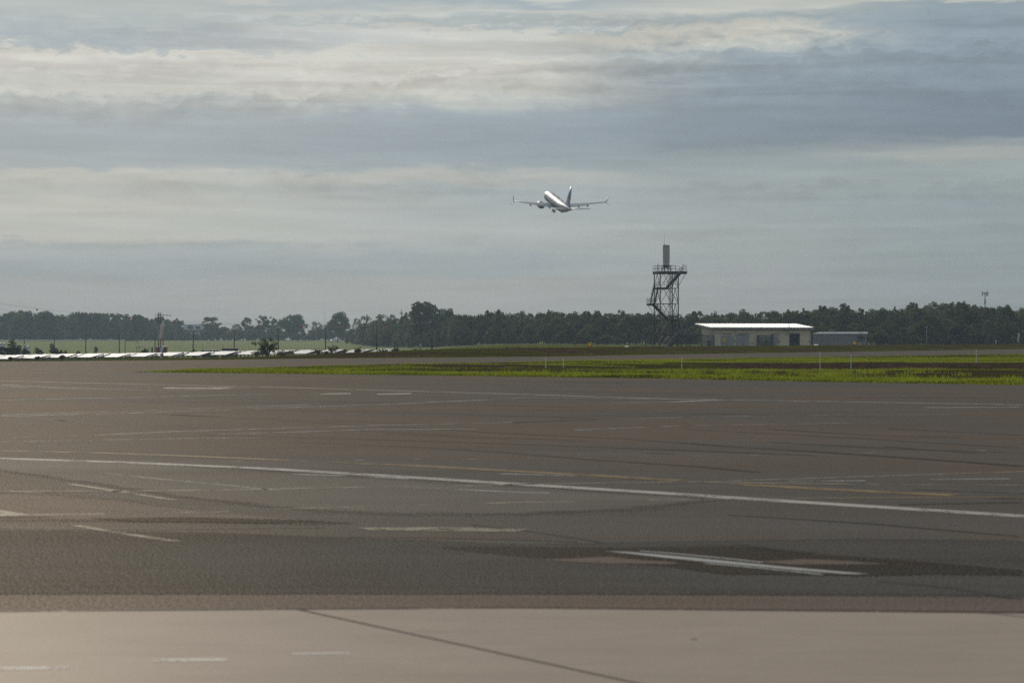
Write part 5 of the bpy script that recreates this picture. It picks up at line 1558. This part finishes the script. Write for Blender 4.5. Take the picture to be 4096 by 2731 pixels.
# ------------------------------------------------------------------ windsock, lattice mast and hut
def windsock():
    D = 388.0; sc = D / F
    p = P(652, 1425, D); zb = p.z
    o = thing("windsock_mast", "red and white banded windsock mast with a lamp crossarm and a grey drooping sock", "windsock", (p.x, D, zb))
    def L(px, py, dy=0.0): return Vector(((px - 652) * sc, dy, (1425 - py) * sc))
    bands = [(1430, 1406, 'red'), (1406, 1380, 'white'), (1380, 1355, 'red'), (1355, 1281, 'white'), (1281, 1258, 'red')]
    for k, (y0, y1, c) in enumerate(bands):
        r = 0.075 if y0 > 1350 else 0.045
        m = MB(); m.tube([L(652, y0 + (14 if k == 0 else -.02)), L(652, y1)], r, 10); m.build("pole_section", M['dull_red'] if c == 'red' else M['white'], o, True)
    m = MB(); m.tube([L(621, 1259), L(636, 1259.2), L(652, 1259.5), L(668, 1259.8), L(682, 1261.5)], .032, 6); m.build("crossarm", M['steel_dark'], o)
    for px, py in ((621, 1259), (637, 1260.5), (667.5, 1261), (682, 1262.5)):
        m = MB(); m.tube([L(px, py - 1), L(px, py + 1.6)], [.05, .11], 8); m.build("flood_lamp", M['sign_black'], o)
    m = MB(); m.box(L(646, 1427, .35), (11 * sc, .5, 27 * sc)); m.build("footing", M['concrete_block'], o, False, .02)
    rings = []
    for (cx, cy, w) in ((652, 1293.5, 3.0), (651.5, 1296, 8.2), (651.5, 1302, 9.2), (650, 1312, 8.8), (647.5, 1325, 7.4), (645, 1338, 5.8), (642.3, 1350, 4.4), (640.3, 1362.5, 3.4)):
        c = L(cx, cy, -.25)
        rings.append([(c.x + math.cos(t) * w * sc, c.y + math.sin(t) * w * sc * .55, c.z + math.cos(t) * w * sc * .12) for t in np.linspace(0, 2 * math.pi, 18, endpoint=False)])
    m = MB(); m.loft(rings); sk = m.build("sock", M['sock'], o, True)
    m = MB(); m.tube([L(652, 1292), L(652, 1292, -.5)], .03, 6); m.build("swivel_arm", M['galv'], o)
windsock()

def beacon_mast():
    D = 640.0; sc = D / F
    p = P(638, 1410, D); zb = hz(p.x, D)
    o = thing("lattice_mast", "short rusty red and white lattice mast standing behind the windsock", "mast", (p.x, D, zb), R(20))
    def Z(y): return EYE + (HY - y) * sc - zb
    w = 5.2 * sc
    segs = [(1386, 1362, 'rust'), (1362, 1296, 'white'), (1296, 1252, 'rust')]
    for y0, y1, c in segs:
        m = MB(); z0, z1 = Z(y0), Z(y1)
        for sx, sy in ((-1, -1), (1, -1), (1, 1), (-1, 1)):
            m.beam((sx * w, sy * w, z0), (sx * w, sy * w, z1), .09)
        n = max(2, round((z1 - z0) / .75))
        for i in range(n):
            a, b = z0 + (z1 - z0) * i / n, z0 + (z1 - z0) * (i + 1) / n
            cs = [(-1, -1), (1, -1), (1, 1), (-1, 1)]
            for k in range(4):
                p0, p1 = cs[k], cs[(k + 1) % 4]
                if i % 2: p0, p1 = p1, p0
                m.beam((p0[0] * w, p0[1] * w, a), (p1[0] * w, p1[1] * w, b), .055); m.beam((p0[0] * w, p0[1] * w, b), (p1[0] * w, p1[1] * w, b), .055)
        m.build("lattice_section", M['rust'] if c == 'rust' else M['fascia'], o)
    m = MB(); m.tube([(-.2, 0, Z(1252)), (-.2, 0, Z(1249.5))], .14, 8); m.build("beacon_lamp", M['white'], o)
    m = MB()
    for y in (1278, 1327, 1376): m.tube([(-8 * sc, -w - .05, Z(y)), (7 * sc, -w - .05, Z(y))], .05, 5)
    m.build("climbing_bracket", M['galv'], o)
    # hut
    h = thing("banded_hut", "small red and white striped hut at the foot of the lattice mast", "hut", (P(639, 1410, D).x, D + 2.2, zb))
    x0, x1 = -20 * sc, 20 * sc
    zt = Z(1387.5)
    for a, b, c in ((-20, -4, 'dull_red'), (-4, 8, 'bldg_white'), (8, 13.5, 'sign_black'), (13.5, 20, 'dull_red')):
        m = MB(); m.box(((a + b) / 2 * sc, 1.5 if c != 'sign_black' else 1.55, zt / 2 - .2), ((b - a) * sc, 3.0, zt + .4)); m.build("wall_panel", M[c], h)
    m = MB(); m.box((0, 1.5, zt + .06), (x1 - x0 + .3, 3.3, .12)); m.build("roof", M['roof_metal'], h)
beacon_mast()

def open_frame():
    D = 660.0; sc = D / F
    p = P(545, 1410, D); zb = hz(p.x, D)
    o = thing("open_shelter", "long low dark open shelter frame left of the striped hut", "shelter", (p.x, D, zb))
    def X(px): return (px - 545) * sc
    def Z(y): return EYE + (HY - y) * sc - zb
    m = MB(); m.box(((X(547) + X(618)) / 2, 0, Z(1388)), (X(618) - X(547), 3.0, .14)); m.build("roof", M['sign_black'], o)
    for px, th in ((549, .07), (560, .07), (596, .07), (608, .09), (611, .16), (614, .16)):
        m = MB(); m.beam((X(px), -1.3, -.3), (X(px), -1.3, Z(1388.5)), th); m.build("post", M['pole_wood'], o)
    g = thing("goal_frame", "thin red post and pale post joined by a bar in the field behind the panels", "frame", (P(491, 1410, D).x, D + 4, hz(P(491, 1410, D).x, D + 4)))
    zz = g.location.z
    def Zg(y): return EYE + (HY - y) * sc - zz
    wx = (542.5 - 491) * sc
    m = MB(); m.tube([(0, 0, -.3), (0, 0, Zg(1363))], .11, 6); m.build("red_post", M['dull_red'], g)
    m = MB(); m.tube([(wx, 0, -.3), (wx, 0, Zg(1364))], .09, 6); m.build("pale_post", M['bldg_white'], g)
    m = MB(); m.tube([(0, 0, Zg(1363.5)), (wx, 0, Zg(1364))], .05, 6); m.build("bar", M['galv'], g)
open_frame()

def cabinets():
    for px0, px1, yt, lab in ((808, 871, 1400, "long dark green cabinet with a pale roof left of its neighbour"), (889, 951, 1394.5, "taller dark green cabinet at the foot of a wire pole")):
        D = 560.0; sc = D / F
        p = P((px0 + px1) / 2, 1411, D); zb = hz(p.x, D); zt = EYE + (HY - yt) * sc - zb; w = (px1 - px0) * sc
        o = thing("green_cabinet", lab, "cabinet", (p.x, D, zb), 0, "green cabinets behind the panels")
        m = MB(); m.box((0, 0, zt / 2 - .2), (w, 2.0, zt + .4)); m.build("body", M['green_box'], o)
        m = MB(); m.box((0, 0, zt + .05), (w + .12, 2.15, .08)); m.build("roof", M['shed_grey'] if yt < 1398 else M['roof_metal'], o)
        m = MB()
        for k in range(5): m.box((-w / 2 + w * (k + .5) / 5, -1.02, zt / 2), (.05, .03, zt * .9))
        m.build("door_seam", M['sign_black'], o)
        m = MB(); m.tube([(-w / 2 + .2, 0, zt), (-w / 2 + .2, 0, zt + .9)], .04, 5); m.build("vent_pipe", M['steel_dark'], o)
    D = 600.0
    for px, py0, py1, w, lab in ((1682, 1379, 1392, 9, "small pale utility box with a white lid left of the last wire pole"), (1589, 1377, 1385, 6, "small dark utility box in the field above the panels' right end")):
        p = P(px, py1, D); zb = hz(p.x, D); sc = D / F; zt = EYE + (HY - py0) * sc - zb
        o = thing("utility_box", lab, "box", (p.x, D, zb))
        m = MB(); m.box((0, 0, zt / 2 - .2), (w * sc, .5, zt + .4)); m.build("body", M['concrete_block'] if w > 7 else M['mesh_grey'], o, False, .02)
        m = MB(); m.box((0, 0, zt + .05), (w * sc + .1, .6, .1)); m.build("lid", M['white'] if w > 7 else M['mesh_grey'], o)
    D = 300.0; p = P(2068, 1409, D); zb = hz(p.x, D)
    m = MB(); m.box((0, 0, .12), (65 * D / F, .5, .26)); m.box((.3, 0, .27), (50 * D / F, .34, .05))
    o = m.build("drain_kerb", M['bark'], None, False, .03); o.location = (p.x, D, zb); tag(o, "long low tan concrete kerb block in the soil bank below two bushes", "kerb")
cabinets()

# ------------------------------------------------------------------ parked cars and far buildings
def cars():
    c = thing("parked_car", "white hatchback parked alone at the foot of the hazy trees", "car", (0, 0, 0), R(8), "cars parked before the wood")
    def prof(pts, y0, y1, inset=0.0):
        m = MB(); n = len(pts)
        ring0 = [(x, y0, z) for x, z in pts]; ring1 = [(x, y1, z) for x, z in pts]
        m.loft([ring0, ring1]); return m
    prof([(-2.1, .35), (2.1, .35), (2.15, .75), (1.2, .95), (-1.9, 1.0), (-2.15, .8)], -.85, .85).build("body", M['white'], c, False, .06)
    prof([(1.15, .94), (.45, 1.42), (-1.2, 1.46), (-1.85, .98)], -.72, .72).build("cabin_glass", M['glass'], c, False, .04)
    prof([(.5, 1.425), (.4, 1.48), (-1.15, 1.52), (-1.3, 1.45)], -.74, .74).build("roof", M['white'], c)
    for x in (-1.35, 1.35):
        for y in (-.8, .8):
            m = MB(); m.tube([(x, y - .1, .33), (x, y + .1, .33)], .33, 12); m.build("wheel", M['tyre'], c)
    spots = [(1178, 1540, 5, None), (1314, 1560, 60, "white car first right of the tall lamp mast"), (1335, 1560, 20, "white car second right of the tall lamp mast"), (1346, 1575, 80, "white car third right of the tall lamp mast, end on"), (1355, 1560, 75, "white car fourth right of the tall lamp mast, end on"), (1404, 1565, 80, "white car fifth right of the tall lamp mast, standing apart"), (1412, 1555, 30, "rightmost white car before the wood")]
    for i, (px, D, rz, lab) in enumerate(spots):
        x = (px - 2048) / F * D; z = hz(x, D)
        if i == 0: c.location = (x, D, z); c.rotation_euler = (0, 0, R(rz))
        else: copy_thing(c, (x, D, z), R(rz), lab)
    D = 1700.0; sc = D / F
    p = P(770, 1362, D); zb = hz(p.x, D)
    o = thing("pale_building", "pale flat roofed building showing through the gap in the left wood", "building", (p.x, D, zb))
    def bx(name, px0, px1, y0, y1, mat, yy, dep, par=o):
        m = MB(); m.box((((px0 + px1) / 2 - 770) * sc, yy + dep / 2, EYE + (HY - (y0 + y1) / 2) * sc - zb), ((px1 - px0) * sc, dep, (y1 - y0) * sc)); return m.build(name, mat, par)
    bx("wall", 733, 796, 1297, 1366, M['bldg_white'], 0, 12)
    bx("side_wing", 796, 815, 1301, 1366, M['bldg_white'], 2, 10)
    w1 = bx("window", 752, 766, 1299.5, 1303.5, M['glass'], -.1, .2); w2 = bx("window", 750, 772, 1306, 1315, M['glass'], -.1, .2); bx("window", 783, 800, 1305, 1315, M['glass'], -.12, .2)
    bx("canopy", 728, 812, 1318.5, 1320.5, M['galv'], -2, 3)
    D = 1200.0
    for px0, px1, y0, y1, lab in ((-10, 17, 1374, 1384, "white flat box shed at the left edge in the green field"), (101, 116, 1383, 1392, "pale small shed behind the first wire pole"), (70, 84, 1380, 1392, "grey green small shed left of the first wire pole")):
        D = 700.0; sc = D / F; p = P((px0 + px1) / 2, y1, D); zb = hz(p.x, D); zt = EYE + (HY - y0) * sc - zb
        o = thing("small_shed", lab, "shed", (p.x, D, zb))
        m = MB(); m.box((0, 0, zt / 2 - .3), ((px1 - px0) * sc, 2, zt + .6)); m.build("wall", M['bldg_white'] if px0 != 70 else M['shed_grey'], o)
        m = MB(); m.box((0, 0, zt + .05), ((px1 - px0) * sc + .2, 2.2, .1)); m.build("roof", M['roof_metal'], o)
    # rail at the foot of the left wood
    D = 1600.0
    m = MB(); pts = []
    for px in range(-300, 540, 40):
        x = (px - 2048) / F * D; pts.append((x, D, hz(x, D) + .75))
    g = thing("guard_fence", "long thin pale guard rail along the foot of the left wood", "fence", (0, 0, 0))
    for a, b in zip(pts[:-1], pts[1:]): m.beam(a, b, .1, .45)
    m.build("rail", M['bldg_white'], g)
    for x, y, z in pts[::2]:
        m = MB(); m.beam((x, y + .1, z - 1.0), (x, y + .1, z + .1), .15); m.build("post", M['galv'], g)
    # post and wire fence across the field
    D = 1180.0
    f = thing("field_fence", "faint post and wire fence crossing the green field behind the panels", "fence", (0, 0, 0))
    m = MB(); prev = None
    for px in range(700, 1640, 14):
        x = (px - 2048) / F * D; z = hz(x, D)
        k = MB(); k.tube([(x, D, z - .2), (x, D, z + 1.9)], .05, 5); k.build("post", M['steel_dark'], f)
        if prev:
            for hgt in (.6, 1.8): m.tube([(prev[0], D, prev[1] + hgt), (x, D, z + hgt)], .012, 4, False)
        prev = (x, z)
    m.build("wire", M['wire'], f)
cars()

# ------------------------------------------------------------------ airliner
def airliner():
    def coat(name, nodes):
        m, t, b, out = new_mat(name)
        sp = t.n('ShaderNodeSeparateXYZ'); t.l(t.n('ShaderNodeTexCoord').outputs['Object'], sp.inputs[0])
        t.l(nodes(t, sp.outputs), b.inputs['Base Color'])
        b.inputs['Roughness'].default_value = 0.45
        b.inputs['Coat Weight'].default_value = 0.12; b.inputs['Coat Roughness'].default_value = 0.25
        b.inputs['Metallic'].default_value = 0.25
        return m
    def body(t, o):
        x, y, z = o     # x forward, z up
        lowline = t.m('ADD', -0.30, t.m('MULTIPLY', t.ss(x, -9.0, -17.0), 1.1))
        inband = t.m('MULTIPLY', t.m('LESS_THAN', z, -0.12), t.m('GREATER_THAN', z, -1.45))
        inband = t.m('MULTIPLY', inband, t.m('GREATER_THAN', x, -9.5))
        n = t.noise(t.n('ShaderNodeTexCoord').outputs['Object'], 0.6, 4)
        base = t.mix(n, (0.27, 0.27, 0.265), (0.31, 0.305, 0.30))
        return t.mix(inband, base, (0.018, 0.035, 0.075))
    def tail(t, o):
        x, y, z = o
        f = t.ss(t.m('SUBTRACT', t.m('MULTIPLY', z, 0.42), t.m('ADD', x, 16.0)), -0.2, 1.9)
        return t.mix(f, (0.50, 0.50, 0.50), (0.035, 0.125, 0.33))
    MBODY = coat("aircraft_skin", body); MFIN = coat("fin_paint", tail)
    MW = simple("aircraft_wing_grey", (0.36, 0.37, 0.385), 0.55, 0.0, 0.06, spec=0.3)
    MENG = simple("nacelle_paint", (0.34, 0.36, 0.38), 0.55, 0.0, 0.06)
    D = 890.0
    A = thing("airliner", "silver and navy twin engined airliner climbing away after take-off", "airliner", (0, 0, 0))
    S0 = 19.5   # body origin at 19.5 m behind the nose
    def bx(s): return S0 - s
    # fuselage
    st = [(0.0, .05, -.35), (.25, .42, -.33), (.8, .85, -.27), (1.7, 1.28, -.18), (3.0, 1.62, -.08), (4.6, 1.82, -.02), (6.5, 1.88, 0), (12, 1.88, 0), (18, 1.88, 0), (25, 1.88, 0), (28, 1.76, .13), (30.5, 1.52, .36), (33, 1.20, .62), (35.2, .88, .87), (37, .60, 1.05), (38.5, .38, 1.15), (39.3, .26, 1.18)]
    n = 40
    rings = []
    for s, r, zc in st:
        rings.append([(bx(s), math.cos(t) * r, zc + math.sin(t) * r * 1.06) for t in np.linspace(0, 2 * math.pi, n, endpoint=False)])
    m = MB(); m.loft(rings); fu = m.build("fuselage", MBODY, A, True)
    m = MB(); m.tube([(bx(39.3), 0, 1.18), (bx(39.75), 0, 1.2)], [.25, .19], 14); m.build("exhaust_cone", M['sign_black'], fu, True)
    # wing to body fairing
    rings = []
    for s, wy, hz_ in ((12.0, .6, .3), (14.0, 1.75, .75), (18, 1.95, .95), (22, 1.8, .8), (25, .7, .3)):
        rings.append([(bx(s), math.cos(t) * wy, -1.25 + math.sin(t) * hz_) for t in np.linspace(0, 2 * math.pi, 20, endpoint=False)])
    m = MB(); m.loft(rings); m.build("belly_fairing", MW, fu, True)
    def foil(le, chord, thick, thdir, n=9):
        """closed aerofoil ring; le=(s,y,z)"""
        xs = [0.5 * (1 - math.cos(math.pi * i / n)) for i in range(n + 1)]
        def th(c): return 5 * thick * (0.2969 * math.sqrt(c) - .126 * c - .3516 * c * c + .2843 * c ** 3 - .1015 * c ** 4)
        up = [(c, th(c)) for c in xs]; dn = [(c, -th(c)) for c in xs[-2:0:-1]]
        out = []
        for c, h in up + dn:
            out.append((bx(le[0] + c * chord), le[1] + thdir[1] * h * chord, le[2] + thdir[2] * h * chord))
        return out
    def surf(name, secs, mat, par):
        m = MB(); m.loft([foil(*s) for s in secs]); return m.build(name, mat, par, True)
    for sgn in (1, -1):
        up = (0, 0, 1)
        wg = surf("wing", [((12.6, sgn * 1.3, -1.15), 8.6, .13, up), ((15.2, sgn * 5.8, -.72), 5.0, .12, up), ((18.3, sgn * 11.5, .12), 3.2, .11, up), ((21.1, sgn * 16.6, 1.05), 1.75, .10, up)], MW, A)
        wl = surf("winglet", [((21.0, sgn * 16.6, 1.05), 2.0, .12, (0, -.4 * sgn, .9)), ((21.7, sgn * 17.0, 1.6), 1.5, .13, (0, -.95 * sgn, .3)), ((23.1, sgn * 17.4, 3.5), .85, .14, (0, -1 * sgn, .15))], MW, wg)
        surf("lower_winglet", [((21.4, sgn * 16.7, 1.0), 1.5, .12, (0, .5 * sgn, .85)), ((22.9, sgn * 17.9, .2), .7, .12, (0, .5 * sgn, .85))], MW, wg)
        for y, s, z, L in ((3.3, 20.6, -1.15, 3.2), (7.4, 20.2, -.78, 2.8), (10.4, 21.0, -.30, 2.4)):
            rings = []
            for k, w, dz_ in ((0, .06, .08), (.25, .26, -.05), (.6, .28, -.12), (1, .05, -.02)):
                rings.append([(bx(s - L * .45 + k * L), sgn * y + math.cos(t) * w, z + dz_ - .10 + math.sin(t) * w * 1.25) for t in np.linspace(0, 2 * math.pi, 10, endpoint=False)])
            m = MB(); m.loft(rings); m.build("flap_fairing", MW, wg, True)
        # extended trailing flap
        surf("flap", [((20.7, sgn * 2.0, -1.30), 1.5, .10, up), ((19.95, sgn * 5.8, -.92), 1.25, .10, up), ((21.25, sgn * 11.0, -.08), .85, .10, up)], MW, wg)
        # engine
        e = thing("engine", None, None); e.parent = A
        ey, ez = sgn * 4.85, -1.75
        rings = []
        for s, r in ((11.0, .95), (10.85, 1.06), (11.2, 1.2), (12.3, 1.3), (13.6, 1.24), (14.9, 1.02), (14.9, .96), (14.2, .92)):
            rings.append([(bx(s), ey + math.cos(t) * r, ez + math.sin(t) * r) for t in np.linspace(0, 2 * math.pi, 28, endpoint=False)])
        m = MB(); m.loft(rings, True); m.build("nacelle", MENG, e, True)
        m = MB(); m.tube([(bx(14.1), ey, ez), (bx(15.3), ey, ez), (bx(16.1), ey, ez)], [.80, .66, .50], 20); m.build("core_nozzle", M['steel_dark'], e, True)
        m = MB(); m.tube([(bx(16.0), ey, ez), (bx(16.9), ey, ez)], [.30, .05], 14); m.build("exhaust_plug", M['steel_dark'], e, True)
        m = MB(); m.add([(bx(12.0), ey - .12, ez + 1.15), (bx(12.0), ey + .12, ez + 1.15), (bx(17.5), ey + .12, ez + .9), (bx(17.5), ey - .12, ez + .9), (bx(13.2), ey - .12, ez + 1.5), (bx(13.2), ey + .12, ez + 1.5), (bx(18), ey + .12, ez + 1.25), (bx(18), ey - .12, ez + 1.25)], [(3, 2, 1, 0), (4, 5, 6, 7), (0, 1, 5, 4), (1, 2, 6, 5), (2, 3, 7, 6), (3, 0, 4, 7)]); m.build("pylon", MENG, e)
        # tailplane
        surf("tailplane", [((34.3, sgn * .55, .95), 3.7, .10, up), ((38.4, sgn * 7.15, 1.62), 1.35, .09, up)], MW, A)
        # main gear, half retracted, swinging inward
        g = thing("main_gear", None, None); g.parent = A
        hx_, wy, wz = bx(19.6), sgn * 1.55, -2.75
        m = MB(); m.tube([(hx_, sgn * 2.7, -1.25), (hx_, wy, wz)], [.13, .10], 8); m.tube([(hx_ + .5, sgn * 1.6, -1.5), (hx_, (wy + sgn * 2.7) / 2, (wz - 1.25) / 2)], .06, 6); m.build("strut", M['galv'], g)
        ax = Vector((0, sgn * .62, .78)).normalized()
        for k in (-.34, .34):
            c = Vector((hx_, wy, wz)) + Vector((0, .8, -.6 * sgn)) * 0 + Vector((0, math.cos(R(40)), -sgn * math.sin(R(40)) * -1)) * k
            a = Vector((0, math.cos(R(40)), sgn * math.sin(R(40))))
            m = MB(); m.tube([c - a * .19, c + a * .19], [.54, .54], 18); m.build("wheel", M['tyre'], g, False, .05) if False else m.build("wheel", M['tyre'], g)
    # fin with dorsal fillet
    side = (0, 1, 0)
    fin = surf("fin", [((26.8, 0, 1.55), 10.6, .03, side), ((29.6, 0, 2.25), 8.0, .07, side), ((31.2, 0, 2.9), 6.3, .10, side), ((34.6, 0, 6.2), 4.0, .10, side), ((37.3, 0, 9.05), 2.0, .09, side)], MFIN, A)
    for sgn in (1, -1):
        m = MB()
        cx, cz = bx(36.1), 5.0
        pts = [(cx + math.cos(t) * .95, cz + math.sin(t) * 1.15) for t in np.linspace(0, 2 * math.pi, 26, endpoint=False)]
        pin = [(cx + math.cos(t) * .45, cz + math.sin(t) * .6) for t in np.linspace(0, 2 * math.pi, 26, endpoint=False)]
        yy = sgn * .285
        vs = [(x, yy, z) for x, z in pts] + [(x, yy, z) for x, z in pin] + [(x, sgn * .15, z) for x, z in pts]
        k = 26
        m.add(vs, [(i, (i + 1) % k, k + (i + 1) % k, k + i) for i in range(k)] + [(i, (i + 1) % k, 2 * k + (i + 1) % k, 2 * k + i) for i in range(k)])
        m.build("emblem", simple("emblem_red", (0.45, 0.10, 0.06), 0.4) if sgn == 1 else bpy.data.materials["emblem_red"], fin)
    # cabin windows and doors
    wm = MB(); wm.box((0, 0, 0), (.26, .05, .36)); w0 = None
    for sgn in (1, -1):
        for i in range(40):
            s = 5.5 + i * .58
            if 27 < s: break
            ang = math.asin(min(1, .48 / 2.0))
            loc = (bx(s), sgn * 1.88 * math.cos(ang), .48)
            if w0 is None: w0 = wm.build("cabin_window", M['glass'], A); o = w0
            else:
                o = w0.copy(); C.objects.link(o); o.parent = A
            o.location = loc; o.rotation_euler = (-sgn * ang, 0, 0) if sgn == 1 else (ang, 0, 0)
    # roof antennas
    for s, sz in ((13.5, .35), (19.0, .45), (20.2, .35), (25.0, .4), (27.0, .35)):
        m = MB(); m.box((bx(s), 0.1, 1.99 + sz * .3), (.5, .12, sz)); m.build("roof_antenna", M['steel_dark'] if s < 24 else M['white'], A)
    # pose: yaw left of straight ahead, nose up
    yaw = R(90 + 11.9); pitch = R(13.0)
    Rm = Matrix.Rotation(yaw, 3, 'Z') @ Matrix.Rotation(-pitch, 3, 'Y')
    A.rotation_euler = Rm.to_euler()
    tipmid = Rm @ Vector((bx(21.5), 0, 1.0))
    tgt = P(2238.4, 806.8, D)
    A.location = tgt - tipmid
airliner()

# ------------------------------------------------------------------ haze
def haze():
    m = bpy.data.materials.new("haze_air"); m.use_nodes = True
    for nd in list(m.node_tree.nodes): m.node_tree.nodes.remove(nd)
    t = NT(m.node_tree)
    out = t.n('ShaderNodeOutputMaterial'); v = t.n('ShaderNodeVolumePrincipled')
    v.inputs['Color'].default_value = (0.68, 0.81, 0.95, 1)
    v.inputs['Density'].default_value = 0.00016
    v.inputs['Anisotropy'].default_value = 0.0
    t.l(v.outputs[0], out.inputs['Volume'])
    mb = MB(); mb.box((0, 1200, 36), (2000, 2800, 90)); o = mb.build("haze", m)
    tag(o, kind='stuff')
haze()
